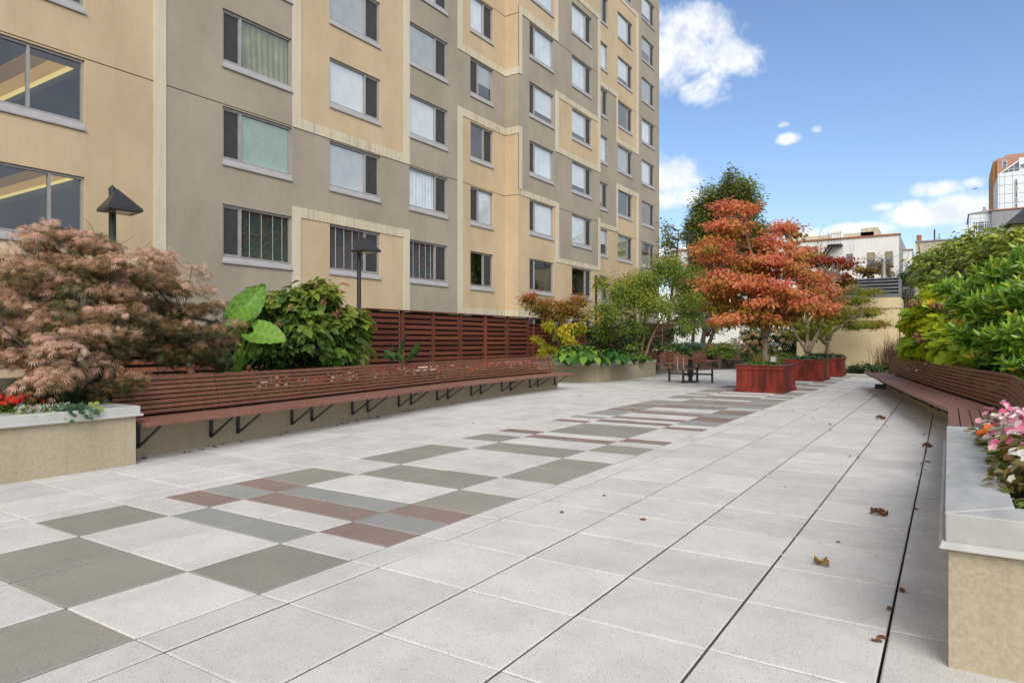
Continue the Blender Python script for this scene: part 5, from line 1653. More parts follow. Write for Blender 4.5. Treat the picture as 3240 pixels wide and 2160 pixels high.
o = thing('elephant_ear', 'elephant ear plant with three giant bright green ruffled leaves', 'plant', (0, 0, 0))
ft = at(537, 862, 10.0); ft.z = .5
ear_leaf(o, at(547, 728, 9.9), at(609, 652, 10.2), .44, (.75, -.6, .25), .06, ft, .30)
ear_leaf(o, at(575, 722, 9.7), at(512, 742, 9.6), .40, (.2, -.6, .75), .18, ft, .45)
ear_leaf(o, at(583, 762, 9.6), at(655, 776, 9.5), .42, (.25, -.65, .65), .16, ft, .6)

# hydrangea behind the bench
hy = shrub('hydrangea_bush', 'large rounded green hydrangea with fading pink heads behind the left bench', tuple(at(690, 862, 11.5) - Vector((0, 0, .3))),
           [(cl(640, 720, 11.3), (.5, .5, .38), 34, .0), (cl(720, 700, 11.5), (.5, .5, .32), 34, .1), (cl(700, 765, 11.2), (.6, .55, .4), 40, -.05), (cl(775, 745, 11.8), (.45, .5, .34), 30, .1), (cl(640, 800, 11.2), (.5, .45, .32), 28, -.3), (cl(760, 805, 11.6), (.45, .45, .3), 24, -.1), (cl(580, 760, 11.6), (.35, .4, .4), 20, -.15), (cl(600, 695, 11.8), (.28, .3, .15), 12, .1), (cl(800, 800, 12.0), (.28, .3, .25), 16, .2), (cl(738, 668, 11.6), (.14, .2, .12), 8, .1), (cl(665, 688, 11.2), (.16, .2, .1), 8, .0), (cl(815, 745, 12), (.16, .2, .16), 9, .25), (cl(535, 800, 11.2), (.25, .3, .3), 14, -.2)],
           17, (.16, .16, .11), .15, T_HOSTA, LM['shrub'], .45, (.45, .16), .3, every=2, sizevar=.25, smooth=True)


def flower_heads(parent, pts, r, mat, npet=46, psize=.028, name='flower_head'):
    for c in pts:
        d = unit(rng.normal(size=(npet, 3)))
        rr = np.array([r * 1.15, r * 1.15, r * .85])
        P = np.array(tuple(c))[None] + d * rr[None] * (.75 + .3 * rng.random((npet, 1)))
        t = np.cross(d, rng.normal(size=(npet, 3)))
        leaves(name, T_SIMPLE, P, t, d, np.full(npet, psize), rng.random(npet), mat, parent, W=np.full(npet, 1.6))


flower_heads(hy, [at(px, py, F) for px, py, F in ((670, 708, 10.7), (605, 700, 11), (742, 695, 11), (770, 722, 11.2), (640, 745, 10.7), (800, 765, 11.6), (700, 685, 11.1), (805, 735, 11.7), (655, 770, 10.6), (590, 690, 11.2))], .055, LM['duskpink'], 40, .03)

# background green behind the bench-side beds
shrub('canna_plant', 'small broad leaved plant poking over the back of the left bench', tuple(at(930, 838, 12.3)), [(cl(925, 822, 12.3), (.22, .2, .12), 6, .0)], 3, (.05, .05, .03), .26, T_LAUREL, LM['dkgreen'], -.9, (.6, .2), 0, every=6, sizevar=.3)

shrub('amber_shrub', 'thin branched amber and orange leaved shrub standing behind the low fence', tuple(at(1275, 800, 27)),
      [(cl(1240, 700, 27), (.55, .5, .30), 20, .1), (cl(1300, 705, 27.2), (.65, .5, .32), 26, .1), (cl(1215, 680, 27), (.3, .3, .2), 8, .2), (cl(1325, 690, 27.4), (.4, .4, .2), 12, .1), (cl(1270, 725, 27), (.8, .5, .2), 18, -.1), (cl(1340, 725, 27.4), (.3, .3, .2), 8, .0)],
      60, (.24, .24, .15), .13, T_LONG, LM['amber'], .35, (.45, .22), .2, (.012, .003), 2)
shrub('yellow_vine', 'yellow and lime heart leaved vine hanging over the low fence', tuple(at(1300, 820, 23.6)),
      [(cl(1290, 760, 23.6), (.4, .12, .26), 22, .1), (cl(1325, 755, 23.8), (.3, .12, .22), 14, -.05), (cl(1262, 745, 23.4), (.2, .1, .14), 8, .15), (cl(1310, 785, 23.4), (.3, .1, .15), 10, .1)],
      15, (.13, .06, .12), .13, T_HOSTA, LM['yellow'], 1.2, (.5, .2), .0, (.008, .003), 1, sizevar=.2)
shrub('yellow_shrub', 'small round bright yellow shrub against the end of the tall fence', tuple(at(1245, 830, 21.2)),
      [(cl(1235, 782, 21.2), (.22, .2, .12), 16, .1), (cl(1250, 800, 21.1), (.2, .2, .13), 12, .1), (cl(1252, 818, 21), (.24, .2, .1), 12, .05), (cl(1275, 805, 21.4), (.15, .2, .15), 8, .0)],
      32, (.09, .09, .07), .05, T_SIMPLE, LM['yellow'], .3, (.45, .18), .1, (.008, .003), 2)


def hosta(label, base, r, n, size, tint, group='hostas'):
    o = thing('hosta', label, 'plant', base, group=group)
    P, D, U, S, T = [], [], [], [], []
    st = MB()
    for i in range(n):
        a = i * 2.4 + random.random() * .5
        t = (i + .5) / n
        el = 1.15 - .95 * t
        d = Vector((math.cos(a) * math.cos(el), math.sin(a) * math.cos(el), math.sin(el)))
        p = Vector((d.x * r * t ** .7, d.y * r * t ** .7, r * (1.0 - .62 * t) + random.uniform(-.04, .04)))
        st.tube([(0, 0, 0), tuple(p * .6 + Vector((0, 0, .05))), tuple(p)], [.008, .006, .004], 5)
        P.append(p); D.append((d.x, d.y, .1 - .75 * t)); U.append((d.x * .5, d.y * .5, 1)); S.append(size * random.uniform(.75, 1.15)); T.append(tint + random.gauss(0, .18) + .15 * (1 - t))
    st.build('stalks', LM['hosta'], o)
    leaves('foliage', T_ROUND, np.array([tuple(p) for p in P]), np.array(D), np.array(U), S, np.array(T), LM['hosta'], o, True)
    return o


for i, (px, F, r, n, sz, tn, lab) in enumerate(((1305, 20.6, .62, 64, .27, .72, 'bright yellow green hosta at the near corner of the stucco planter'), (1350, 20.4, .60, 64, .27, .60, 'large mid green hosta beside the near corner hosta'),
                                               (1395, 21.0, .54, 54, .25, .35, 'darker blue green hosta in the middle of the stucco planter'), (1432, 21.6, .48, 46, .23, .38, 'smaller dark hosta nearest the birch stems'), (1330, 21.6, .66, 56, .27, .52, 'tall hosta behind the two front hostas'))):
    b = at(px, 830, F); b.z = .5
    hosta(lab, b, r, n, sz, tn)
shrub('hydrangea_bush', 'small hydrangea with a dusty pink head under the birch stems', tuple(at(1465, 832, 21.3)), [(cl(1460, 800, 21.4), (.3, .3, .16), 10, .1), (cl(1470, 822, 21.2), (.3, .25, .08), 8, .1)], 10, (.12, .12, .07), .12, T_HOSTA, LM['green'], .3, (.6, .16), .2, every=3)

# dark evergreen mass and flowering shrubs behind the far bench
for px, py, F, rx, rz, nn, mat, ti, lab in (
        (1395, 770, 26.5, 1.0, .5, 40, 'dkgreen', .35, 'dark evergreen shrub between the yellow vine and the birch'),
        (1470, 780, 27, 1.0, .5, 36, 'dkgreen', .3, 'dark shrub in the shade right under the birch crown'),
        (1560, 800, 29, 1.1, .42, 36, 'green', .35, 'white flowered green shrub behind the far bench'),
        (1650, 800, 30.5, .95, .40, 34, 'shrub', .6, 'yellow green oakleaf shrub behind the far bench'),
        (1745, 800, 29.5, .7, .5, 30, 'dkgreen', .5, 'dark green shrub with rusty heads at the end of the far bench'),
        (1815, 770, 32, .9, .6, 36, 'dkgreen', .55, 'dark rounded shrub behind the middle red planter'),
        (1540, 745, 33, 1.2, .6, 30, 'dkgreen', .3, 'tall dark evergreen shrub in the far corner by the building')):
    b = at(px, py, F)
    shrub('garden_shrub', lab, (b.x, b.y, .45), [((b.x, b.y, max(.9, b.z - .1)), (rx, .7, rz), nn, 0), ((b.x + .2, b.y - .2, .75), (rx * .9, .7, .3), nn // 2, -.1)], 34, (.22, .22, .16), .10, T_OVAL, LM[mat], .35, (ti, .18), .3, every=4, group='shrubs behind the far bench')
wf = thing('white_flowers', 'white blossoms scattered on the shrub behind the far bench', 'flowers')
flower_heads(wf, [at(random.uniform(1525, 1595), random.uniform(780, 815), 28.2) for _ in range(16)], .035, LM['whitepet'], 14, .03)
bs = thing('blue_spruce', 'low spreading blue grey spruce behind the far bench', 'shrub')
b = at(1592, 795, 28.6)
foliage('foliage', [((b.x, b.y, b.z), (.62, .5, .16), 60, 0)], 60, (.12, .12, .05), .05, T_LONG, LM['spruce'], bs, .05, 1, (.5, .25), .3)
foliage('foliage', [((b.x, b.y, b.z - .15), (.55, .45, .12), 20, 0)], 20, (.12, .12, .05), .05, T_LONG, LM['spruce'], bs, .1, 1, (.1, .1), .1)

th = shrub('hydrangea_bush', 'tall hydrangea full of tan cone heads behind the dogwood trunk', tuple(at(1745, 830, 30)), [(cl(1735, 770, 30), (.9, .8, .5), 44, -.1), (cl(1810, 775, 30), (.7, .7, .45), 30, -.1)], 26, (.22, .22, .16), .12, T_OVAL, LM['dkgreen'], .4, (.5, .16), .3)
tp = [(1705, 760), (1718, 750), (1732, 745), (1748, 752), (1700, 775), (1715, 772), (1728, 765), (1742, 770), (1758, 768), (1708, 790), (1722, 786), (1738, 785), (1752, 786), (1765, 778), (1790, 770), (1806, 765), (1822, 770), (1836, 762), (1800, 782), (1815, 786), (1832, 780), (1690, 785)]
flower_heads(th, [at(px + random.uniform(-4, 4), py, 29.0) for px, py in tp], .12, LM['tanhead'], 70, .06)
rh = shrub('hydrangea_bush', 'low dark shrub with dusky red flower heads left of the dogwood trunk', tuple(at(1728, 838, 27.6)), [(cl(1725, 812, 27.6), (.55, .5, .3), 24, 0)], 26, (.18, .18, .12), .11, T_OVAL, LM['dkgreen'], .4, (.6, .16), .3)
flower_heads(rh, [at(random.uniform(1705, 1752), random.uniform(785, 810), 27.0) for _ in range(12)], .07, LM['duskpink'], 40, .05)
gg = thing('gold_grass', 'clump of gold ornamental grass behind the nearest red planter', 'grass clump')
b = at(1765, 822, 23.5)
grass_blades('blades', [(b.x, b.y, .3)], .22, 420, .75, .012, LM['goldgrass'], gg, .9)
vh = at(1800, 815, 24.5); vh.z = .35
hosta('pale variegated hosta between the gold grass and the red planters', vh, .5, 30, .34, .85)

# planting inside the red boxes
for cx_, cy_, w_, d_, z_, lab in ((-3.9, 17.7, .42, .5, .66, 'low green ivy spilling round the orange dogwood trunk'), (-3.9, 23.9, .55, .7, .70, 'low dark ivy heaped in the middle red planter'), (-3.8, 27.0, .58, .6, .74, 'low dark ivy heaped in the rearmost red planter')):
    shrub('ivy_patch', lab, (cx_, cy_, .6), [((cx_, cy_, z_), (w_, d_, .09), 44, 0)], 26, (.12, .12, .04), .065, T_HOSTA, LM['ivy'] if d_ > .55 else LM['green'], .2, (.45, .22), .3, every=6, group='ivy in the red planters', cat='ivy')
o = thing('flood_light', 'small grey square flood light standing in the nearest red planter', 'light', (-3.62, 17.45, .62))
mb = MB(); mb.box((-.075, -.03, .12), (.075, .03, .27)); mb.build('housing', M['louvre'], o, bevel=.008)
mb = MB(); mb.box((-.055, -.036, .14), (.055, -.031, .25)); mb.build('lens', M['lens'], o)
mb = MB(); mb.tube([(0, 0, -.02), (0, 0, .12)], .012, 6); mb.build('stem', M['steel'], o)

# ivy and grass at the foot of the cream wall
shrub('ivy_patch', 'dark ivy creeping along the foot of the cream wall', (-2.3, 29.5, 0), [((-2.4, 29.5, .2), (.9, .3, .22), 50, 0), ((-1.4, 29.3, .4), (.5, .3, .35), 34, 0), ((-3.2, 29.6, .15), (.5, .2, .14), 20, 0)], 26, (.15, .12, .1), .075, T_HOSTA, LM['ivy'], .4, (.5, .2), .2, every=5, cat='ivy')
iv = shrub('ivy_patch', 'dark ivy climbing over the right end of the cream wall and louvres', (-1.2, 29.6, .5),
           [(cl(2075, 690, 28.5), (.35, .3, .5), 36, 0), (cl(2085, 640, 29), (.4, .3, .4), 34, .05), (cl(2050, 715, 28.3), (.45, .2, .2), 24, .05), (cl(2030, 738, 28), (.2, .15, .12), 10, 0), (cl(2085, 740, 28), (.3, .3, .4), 24, -.1), (cl(2105, 620, 30), (.45, .4, .3), 26, .1), (cl(2080, 790, 27.5), (.25, .25, .4), 16, -.1)],
           40, (.17, .14, .15), .085, T_HOSTA, LM['ivy'], .6, (.45, .2), .2, every=3, cat='ivy')
og = thing('fountain_grass', 'pinkish tufted fountain grass at the far end of the right bench', 'grass clump')
b = at(2050, 835, 22.5)
grass_blades('blades', [(b.x + .1, b.y + .6, .45), (b.x - .25, b.y + .9, .4), (b.x + .35, b.y + .3, .5)], .18, 700, .95, .010, LM['plume'], og, .75, (.35, .3))
grass_blades('plumes', [(b.x + .1, b.y + .6, .55)], .25, 160, 1.15, .014, LM['plume'], og, .55, (.9, .1))

# ------------------------------------------------------------------ the bank of shrubs on the right
shrub('viburnum_hedge', 'tall olive green round leaved hedge at the back of the right hand bank', (1.2, 16, .5),
      [(cl(2190, 600, 17.5), (.8, .8, .5), 44, .05), (cl(2150, 640, 18.5), (.6, .8, .5), 36, .1), (cl(2245, 575, 17), (.55, .7, .42), 36, .05), (cl(2300, 590, 15.5), (.6, .7, .5), 38, .1), (cl(2230, 640, 16), (.8, .8, .5), 44, .1), (cl(2340, 560, 14.5), (.5, .6, .4), 28, .15), (cl(2145, 700, 17.5), (.5, .6, .5), 26, .0), (cl(2345, 620, 14), (.5, .6, .5), 26, .15), (cl(2170, 690, 16.5), (.6, .7, .4), 24, .1), (cl(2140, 760, 18), (.4, .6, .5), 18, .0), (cl(2240, 720, 15.5), (.9, .8, .5), 26, -.3)],
      30, (.22, .22, .17), .115, T_HOSTA, LM['viburnum'], .35, (.5, .18), .2, (.014, .004), 2, smooth=True)
shrub('viburnum_hedge', 'lower green hedge closing the bed behind the laurel', (3.2, 12, .5),
      [((2.4 + .35 * (i % 3), 7.6 + 1.3 * i, 1.35 + .12 * (i % 2)), (.9, .9, .7), 26, 0) for i in range(9)] + [((3.6, 7.6 + 1.3 * i, 1.2), (.8, .9, .7), 16, -.1) for i in range(9)],
      26, (.24, .24, .2), .12, T_HOSTA, LM['viburnum'], .35, (.45, .18), .2, (.014, .004), 3, smooth=True)
ok = shrub('oakleaf_hydrangea', 'bright yellow lime oakleaf hydrangea with brown dried heads above the right bench', (.9, 14.5, .5),
           [(cl(2148, 730, 14.5), (.45, .5, .35), 30, .05), (cl(2182, 700, 14), (.45, .5, .3), 28, .1), (cl(2178, 770, 13.8), (.5, .5, .35), 36, .05), (cl(2222, 760, 13.2), (.4, .5, .4), 30, .1), (cl(2138, 785, 14.8), (.35, .5, .25), 22, -.1), (cl(2202, 793, 12.8), (.42, .45, .25), 28, .05), (cl(2247, 812, 11.8), (.35, .4, .2), 22, .05), (cl(2158, 800, 14.2), (.45, .5, .15), 18, -.2), (cl(2118, 770, 15.2), (.22, .3, .3), 12, -.1)],
           15, (.14, .14, .11), .26, T_LOBED, LM['oakleaf'], .55, (.42, .18), .22, (.012, .004), 2, sizevar=.28, smooth=True)
flower_heads(ok, [at(px + dx, py + dy * .4, F) for px, py, F in ((2100, 698, 14), (2150, 702, 13.4), (2165, 704, 13.3), (2120, 780, 13.4), (2135, 800, 13.2), (2240, 855, 11.0), (2255, 850, 11), (2110, 770, 13.6)) for dx, dy in ((-7, 3), (6, -3))], .075, LM['brownhead'], 50, .05)


def laurel(label, base, blobs, nshoot, size):
    """shoots that each end in a whorl of long glossy leaves"""
    o = thing('laurel_shrub', label, 'shrub')
    C, O, K, B = clusters(blobs)
    P, D, U, S, T = [], [], [], [], []
    st = MB()
    bases = [Vector(base) + Vector((random.gauss(0, .12), random.gauss(0, .2), 0)) for _ in range(8)]
    for c, o_ in zip(C, O):
        dirn = Vector(tuple(o_ * .8)) + Vector(rng.normal(size=3)) * .28 + Vector((-.15, -.25, .75))
        dirn.normalize()
        c = Vector(tuple(c))
        s0 = c - dirn * .20
        st.tube([s0, c], [.006, .004], 5)
        k = random.randint(9, 13)
        ref = dirn.orthogonal().normalized(); r2 = dirn.cross(ref)
        for i in range(k):
            a = i * 2.4
            t = i / k
            rad = ref * math.cos(a) + r2 * math.sin(a)
            open_ = 1.25 - .85 * t
            d = dirn * math.cos(open_) + rad * math.sin(open_)
            P.append(tuple(s0.lerp(c, t))); D.append(tuple(d)); U.append(tuple(dirn * 1.0 - rad * .2 + Vector((0, 0, .4))))
            S.append(size * random.uniform(.75, 1.2) * (1 - .25 * t))
            T.append(random.gauss(.46, .13) + .25 * t + .12 * o_[2] if random.random() > .018 else 1.0)
    for bb_ in (blobs[3], blobs[6], blobs[7]):
        limb(st, random.choice(bases), Vector(bb_[0]) + Vector((.25, .3, -.1)), .016, .008, .08, 6, 5)
    leaves('foliage', T_LAUREL, np.array(P), np.array(D), np.array(U), S, np.array(T), LM['laurel'], o, True)
    st.build('stems', M['twig'], o, smooth=True)
    return o


laurel('glossy long leaved laurel filling the right edge above the bench corner', (1.35, 9.6, .5),
       [(cl(2185, 655, 12.0), (.3, .35, .18), 20, 0), (cl(2235, 690, 11.3), (.42, .5, .28), 62, 0), (cl(2300, 640, 10.8), (.42, .5, .32), 66, 0), (cl(2290, 720, 10.5), (.5, .5, .34), 96, 0), (cl(2345, 680, 9.8), (.4, .5, .4), 84, 0), (cl(2240, 760, 10.6), (.36, .4, .28), 56, 0), (cl(2310, 790, 9.8), (.42, .45, .34), 90, 0), (cl(2350, 770, 9.2), (.32, .4, .36), 64, 0), (cl(2345, 840, 9.0), (.25, .3, .2), 36, 0), (cl(2275, 830, 10.0), (.28, .3, .16), 26, 0), (cl(2360, 590, 10.2), (.3, .4, .2), 30, 0), (cl(2380, 720, 9.5), (.4, .5, .6), 60, 0)],
       1, .20)
shrub('ground_ivy', 'low green ground cover along the top of the right bench', (.6, 12, .5), [((.95, 11.6, .66), (.3, 1.2, .12), 40, 0), ((.5, 15, .66), (.3, 2.2, .12), 50, 0), ((-.2, 18.3, .66), (.3, 1.8, .14), 40, 0), ((1.25, 8.6, .66), (.25, 1.5, .12), 40, 0)], 24, (.16, .2, .07), .08, T_HOSTA, LM['green'], .3, (.5, .2), .3, every=8, cat='ground cover')


# ------------------------------------------------------------------ bedding flowers: one of each kind, then copies
def begonia(name, label, group, petal, leaf, r=.15, nf=16, nl=60, fs=.026, z=.16, lsz=.055):
    o = thing(name, label, 'flower', (0, 0, -50), group=group)
    a = rng.random(nl) * 6.283; rr = r * np.sqrt(rng.random(nl)); P = np.stack([rr * np.cos(a), rr * np.sin(a), z * (.25 + .6 * rng.random(nl)) * (1.15 - (rr / r) ** 2 * .6)], 1)
    D = np.stack([np.cos(a), np.sin(a), -.1 + .3 * rng.normal(size=nl)], 1); U = rng.normal(size=(nl, 3)) * .3 + np.array([0, 0, 1])
    leaves('foliage', T_HOSTA, P, D, U, lsz * (1 + .3 * rng.normal(size=nl).clip(-1, 1)), rng.random(nl), leaf, o, True, np.full(nl, 1.4))
    Pp, Dp, Up, Sp, Tp = [], [], [], [], []
    for _ in range(nf):
        a = random.random() * 6.283; q = r * math.sqrt(random.random())
        c = Vector((q * math.cos(a), q * math.sin(a), z * (1.05 - .45 * (q / r) ** 2) + random.uniform(-.01, .03)))
        nrm = Vector((math.cos(a) * .5 + random.gauss(0, .3), math.sin(a) * .5 - .3 + random.gauss(0, .3), .8)).normalized()
        e = nrm.orthogonal().normalized(); g = nrm.cross(e)
        t0 = random.random()
        for k in range(5):
            b = k * 2 * math.pi / 5
            Pp.append(tuple(c)); Dp.append(tuple(e * math.cos(b) + g * math.sin(b) + nrm * .25)); Up.append(tuple(nrm)); Sp.append(fs); Tp.append(t0 + random.gauss(0, .1))
    leaves('blossom', T_OVAL, np.array(Pp), np.array(Dp), np.array(Up), Sp, np.array(Tp), petal, o, W=np.full(len(Pp), 1.5))
    return o


def bed(proto, spots):
    for i, (x, y, z, s) in enumerate(spots):
        c = proto if i == 0 else copy_tree(proto)
        c.location = (x, y, z); c.rotation_euler = (0, 0, random.uniform(0, 6.28)); c.scale = (s,) * 3


def behind_bench(t0, t1, n, dmin, dmax):
    """spots in the bed just behind the left bench, t along its line"""
    out = []
    for _ in range(n):
        t = random.uniform(t0, t1) * (len(BENCH_L) - 1)
        i = min(int(t), len(BENCH_L) - 2); a, b = Vector(BENCH_L[i]), Vector(BENCH_L[i + 1])
        p = a.lerp(b, t - i); d = (b - a).normalized()
        q = p - Vector((d.y, -d.x)) * random.uniform(dmin, dmax)
        out.append((q.x, q.y, .48, random.uniform(1.0, 1.5)))
    return out


bed(begonia('begonia_plant', 'red begonia in the bed behind the long left bench', 'red begonias behind the left bench', LM['redpet'], LM['begleaf']), behind_bench(.22, .9, 46, .36, 1.1))
bed(begonia('begonia_plant', 'white begonia in the bed behind the long left bench', 'white begonias behind the left bench', LM['whitepet'], LM['begleaf']), behind_bench(.18, .6, 22, .36, .8))
bed(begonia('begonia_plant', 'pink begonia in the bed towards the far end of the left bench', 'pink begonias behind the left bench', LM['pinkpet'], LM['begleaf']), behind_bench(.6, 1.0, 30, .36, 1.0))
bed(begonia('begonia_plant', 'red begonia with round leaves at the left edge of the planter', 'red begonias in the left planter', LM['redpet'], LM['begleaf'], .17, 20, 54, .026, .24), [(-7.36, 2.62, .5, 1.0), (-7.42, 2.78, .5, 1.05), (-7.54, 2.66, .5, 1.1), (-7.42, 2.93, .5, .9), (-7.62, 2.86, .5, 1.1), (-7.42, 2.45, .5, 1.1)])
al = thing('alyssum_plant', 'mound of tiny white alyssum spilling over the left planter coping', 'flower', (-7.11, 2.93, .56))
n = 900
P = rng.normal(size=(n, 3)) * np.array([.075, .15, .03]); P[:, 2] = np.abs(P[:, 2]) * .9 + .03 - 1.8 * P[:, 0] ** 2
leaves('foliage', T_SIMPLE, P, rng.normal(size=(n, 3)) + np.array([0, 0, .5]), rng.normal(size=(n, 3)), np.full(n, .02), rng.random(n), LM['begleaf'], al)
n = 1100
ck = rng.normal(size=(64, 3)) * np.array([.08, .15, .02]); ck[:, 2] = .075 + np.abs(ck[:, 2]) - 1.8 * ck[:, 0] ** 2
P = ck[rng.integers(0, 64, n)] + rng.normal(size=(n, 3)) * .009
leaves('blossom', T_SIMPLE, P, rng.normal(size=(n, 3)) * np.array([1, 1, .3]), np.tile(np.array([[.2, -.2, 1.]]), (n, 1)), np.full(n, .009), rng.random(n), LM['whitepet'], al, W=np.full(n, 1.8))
ivl = leafmat('variegated ivy', [(0, (.03, .075, .035)), (.6, (.07, .13, .06)), (1, (.30, .38, .07))], .4, .25)
iv = thing('ivy_sprig', 'grey green ivy sprig hanging over the left planter coping', 'ivy')
n = 46
P = np.stack([-6.98 + rng.normal(size=n) * .07, 3.20 + rng.normal(size=n) * .10, .60 + rng.random(n) * .07], 1)
P[:, 2] -= np.clip(P[:, 0] + 6.96, 0, 1) * 1.0
D = np.stack([.7 + rng.normal(size=n) * .4, rng.normal(size=n) * .6, -.5 + .3 * rng.normal(size=n)], 1)
leaves('foliage', T_LOBED, P, D, np.tile(np.array([[.55, -.2, .9]]), (n, 1)) + rng.normal(size=(n, 3)) * .2, np.full(n, .062) * (1 + .3 * rng.normal(size=n).clip(-1, 1)), np.where(P[:, 1] > 3.30, .95, rng.random(n) * .6), ivl, iv)
ly = thing('lilyturf', 'dark grassy lilyturf clump at the near end of the left bench', 'grass clump')
grass_blades('blades', [(-7.55, 3.1, .5), (-7.75, 3.4, .5), (-7.8, 3.0, .5), (-8.0, 3.9, .5), (-8.2, 4.6, .5), (-8.3, 5.4, .5), (-8.1, 2.7, .5), (-8.5, 5.9, .5)], .13, 1500, .42, .009, LM['grass'], ly, .95)
ly = thing('lilyturf', 'dark grassy lilyturf under the maple behind the first bench section', 'grass clump')
grass_blades('blades', [(-8.9, 4.2 + .45 * i, .5) for i in range(8)], .2, 1100, .45, .009, LM['grass'], ly, .8)
lw = thing('bed_grass', 'thin pale grass tufts in the bed below the tall red fence', 'grass clump')
grass_blades('blades', [(-9.6 - .25 * (i % 5), 8.6 + .5 * i, .5) for i in range(14)], .4, 1500, .28, .008, leafmat('thin grass', [(0, (.05, .09, .02)), (1, (.22, .2, .07))], .5, .3), lw, .7)

# right planter bedding
RP = [(.33 + .17 * (i % 7) + random.uniform(-.04, .04), 3.42 + .17 * (i // 7) + random.uniform(-.05, .05)) for i in range(112)]
RP = [q for q in RP if q[1] < 6.0]
pw, pp, rd, gr = [], [], [], []
for x, y in RP:
    s = random.uniform(.85, 1.15)
    if y < 3.62:
        if x > .7: rd.append((x, y, .50, s))
        else: gr.append((x, y, .48, s * .8))
    elif (4.0 < y < 4.6 and x < .95) or random.random() < .28: pp.append((x, y, .52, s))
    else: pw.append((x, y, .52, s))
bed(begonia('begonia_plant', 'white begonia with bronze leaves in the near right planter', 'white begonias in the right planter', LM['whitepet'], LM['begbronze'], .15, 22, 80, .021, .24, .042), pw)
bed(begonia('begonia_plant', 'low leafy begonia almost without flowers in the near corner of the right planter', 'leafy begonias in the right planter corner', LM['whitepet'], LM['begleaf'], .14, 6, 90, .018, .17, .045), gr)
bed(begonia('begonia_plant', 'pink begonia in the near right planter', 'pink begonias in the right planter', LM['pinkpet'], LM['begbronze'], .15, 22, 70, .022, .27, .042), pp)
bed(begonia('begonia_plant', 'red begonia at the near corner of the right planter', 'red begonias in the right planter', LM['redpet'], LM['begleaf'], .14, 14, 60, .022, .18), rd)
bed(begonia('impatiens_plant', 'single orange impatiens leaning over the inner edge of the galvanised coping', None, LM['orangepet'], LM['begleaf'], .075, 6, 26, .034, .16), [(.24, 5.15, .55, 1.0)])
gb = thing('grass_tuft', 'long green grass blades arching over the galvanised coping', 'grass clump')
grass_blades('blades', [(.27, 4.05, .53), (.28, 4.5, .53), (.27, 5.0, .53), (.26, 5.7, .53)], .04, 120, .26, .006, LM['green'], gb, 1.4, (.8, .1))

# ------------------------------------------------------------------ small things lying about
def pebble(label, loc, s, mat):
    mb = MB()
    vs, fs = [], []
    for i in range(7):
        for j in range(10):
            th_, ph = math.pi * i / 6, 2 * math.pi * j / 10
            k = 1 + .12 * math.sin(3 * ph + i)
            vs.append((s * 1.3 * math.sin(th_) * math.cos(ph) * k, s * math.sin(th_) * math.sin(ph) * k, s * .7 * math.cos(th_) + s * .7))
    for i in range(6):
        for j in range(10): fs.append((i * 10 + j, i * 10 + (j + 1) % 10, i * 10 + 10 + (j + 1) % 10, i * 10 + 10 + j))
    mb.add(vs, fs)
    tag(mb.build('pebble', mat, smooth=True, loc=loc), label, 'pebble')


pebble('tan pebble lying on the far end of the galvanised coping', (.12, 5.92, .602), .019, M['stone'])
pebble('white pebble beside the tan pebble on the galvanised coping', (.172, 5.89, .602), .017, M['stonew'])

o = thing('bait_box', 'black plastic bait box on the paving under the end of the right bench', 'box', (-1.50, 20.42, 0), R(-6))
mb = MB(); mb.hexa([(-.15, -.1, 0), (.15, -.1, 0), (.15, .1, 0), (-.15, .1, 0)], [(-.135, -.085, .09), (.135, -.085, .09), (.135, .085, .09), (-.135, .085, .09)]); mb.build('body', M['black'], o, bevel=.008)
mb = MB(); mb.box((-.145, -.09, .092), (.145, .095, .12)); mb.build('lid', M['black'], o, bevel=.006)

a = thing('aircraft', 'tiny far aircraft low in the sky left of the towers', 'aircraft', tuple(at(2240, 433, 900)))
mb = MB(); mb.tube([(-2.4, 0, 0), (-1.2, 0, 0), (1.2, 0, 0), (2.4, 0, .1)], [.1, .5, .5, .1], 8); mb.build('body', M['lamp'], a)
mb = MB(); mb.add([(-.4, 0, 0), (.8, 0, 0), (1.2, 2.4, .16), (.8, 2.4, .16)], [(0, 1, 2, 3)]); mb.add([(-.4, 0, 0), (.8, 0, 0), (1.2, -2.4, .16), (.8, -2.4, .16)], [(0, 1, 2, 3)]); mb.build('wing', M['lamp'], a)


def dead_leaf(name, label, cat, size, mat, group=None, n=9):
    """curled dry leaf: a lobed blade buckled along its rib with a stalk"""
    mb = MB()
    vs, fs = [], []
    for i in range(n):
        t = i / (n - 1)
        w = size * .42 * math.sin(math.pi * min(1, t * .96 + .04)) ** .8 * (1 + .35 * math.sin(t * 17))
        cz = size * (.10 * math.sin(t * 6) + .10 * t)
        for v in (-1, -.5, 0, .5, 1):
            vs.append((size * (t - .5), w * v * .8, cz + size * .30 * abs(v) ** 1.5 * (1 + .4 * math.sin(t * 9 + v * 2)) + .002))
    for i in range(n - 1):
        for j in range(4): fs.append((i * 5 + j, i * 5 + j + 1, i * 5 + j + 6, i * 5 + j + 5))
    for k, f in enumerate(fs): mb.add([vs[i] for i in f], [tuple(range(len(f)))], 0, random.random())
    mb.tube([(size * .5, 0, size * .1), (size * .62, size * .05, size * .22), (size * .7, size * .02, size * .36)], size * .012, 4)
    return tag(mb.build(name, mat), label, cat, group)


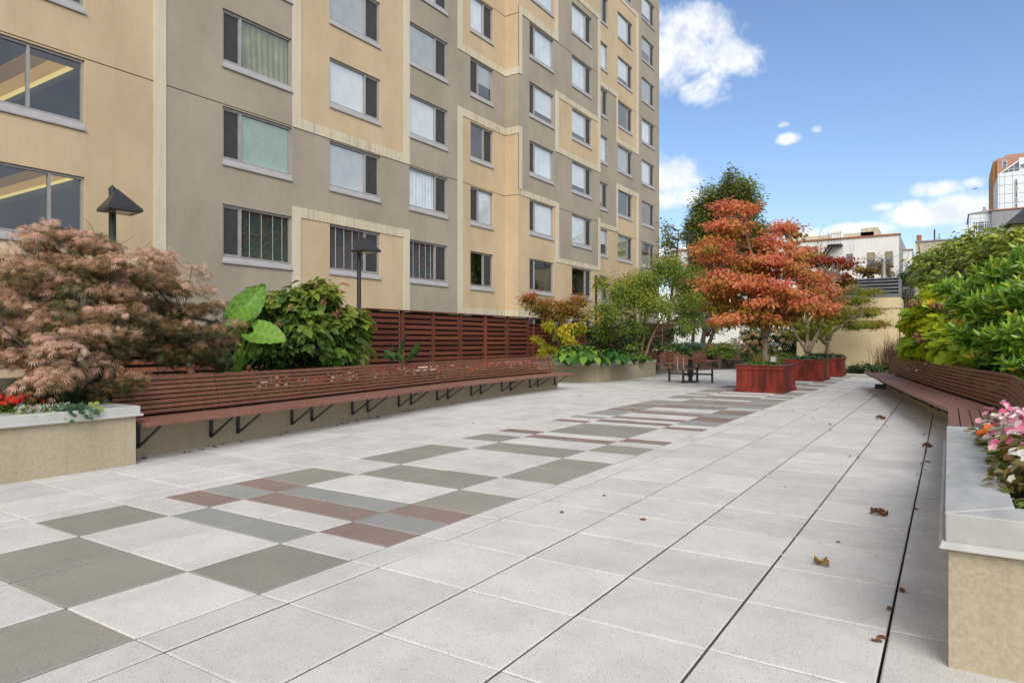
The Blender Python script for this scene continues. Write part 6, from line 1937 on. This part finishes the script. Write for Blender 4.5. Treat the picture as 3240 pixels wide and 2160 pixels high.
l1 = dead_leaf('fallen_leaf', 'largest curled brown dead leaf on the pale paving right of centre', 'leaf', .115, M['deadleaf']); l1.location = (-.42, 5.53, .002)
l1 = dead_leaf('fallen_leaf', 'curled golden brown dead leaf on the paving nearer the camera', 'leaf', .095, M['deadgold']); l1.location = (-.60, 4.12, .002); l1.rotation_euler = (0, 0, 2.6)
l1 = dead_leaf('fallen_leaf', 'brown curled leaf on the joint in front of the right bench corner', 'leaf', .12, M['deadleaf']); l1.location = (-.21, 9.4, .002); l1.rotation_euler = (0, 0, .6)
l1 = dead_leaf('fallen_leaf', 'broad brown leaf on the joint further along the right bench', 'leaf', .14, M['deadleaf']); l1.location = (-.92, 12.4, .002); l1.rotation_euler = (0, 0, .2)
protos = [dead_leaf('fallen_leaf', 'small dry brown leaf lying in the joint beside the right bench and planter', 'leaf', .05, M['deadleaf'], 'small leaves along the right joint', 6)]
spots = [(-.22 + random.gauss(0, .02), y) for y in np.concatenate([rng.uniform(2.6, 8, 9), rng.uniform(8, 11, 5)])]
for i, (x, y) in enumerate(spots):
    c = protos[0] if i == 0 else protos[0].copy()
    if i: COL.objects.link(c)
    s = random.uniform(.4, 1.0)
    c.location = (x, y, .001); c.rotation_euler = (0, 0, random.uniform(0, 6.28)); c.scale = (s, s, s * .8)
pr = dead_leaf('fallen_leaf', 'small dry leaf scattered on the open paving slabs', 'leaf', .06, M['deadleaf'], 'small leaves on the open paving', 6)
spots = [(rng.uniform(-2.4, -.05), rng.uniform(2.8, 16)) for _ in range(22)] + [(rng.uniform(-7, -2.8), rng.uniform(8, 21)) for _ in range(24)] + [(rng.uniform(-5.6, -4.6), rng.uniform(16, 17)) for _ in range(3)]
for i, (x, y) in enumerate(spots):
    c = pr if i == 0 else pr.copy()
    if i: COL.objects.link(c)
    s = random.uniform(.25, .8)
    c.location = (x, y, .001); c.rotation_euler = (0, 0, random.uniform(0, 6.28)); c.scale = (s, s, s * .7)
pr = dead_leaf('fallen_leaf', 'tiny dark leaf scrap gathered along the foot of the left bench wall', 'leaf', .05, M['deadleaf'], 'leaf scraps under the left bench', 6)
i = 0
for k in range(46):
    t = random.random() ** 1.6 * 6
    j = int(t); a_, b_ = Vector(BENCH_L[j]), Vector(BENCH_L[j + 1])
    q = a_.lerp(b_, t - j); d_ = (b_ - a_).normalized()
    q = q + Vector((d_.y, -d_.x)) * abs(random.gauss(.04, .09))
    c = pr if k == 0 else pr.copy()
    if k: COL.objects.link(c)
    s = random.uniform(.4, 1.2)
    c.location = (q.x, q.y, .001); c.rotation_euler = (0, 0, random.uniform(0, 6.28)); c.scale = (s, s, s * .6)
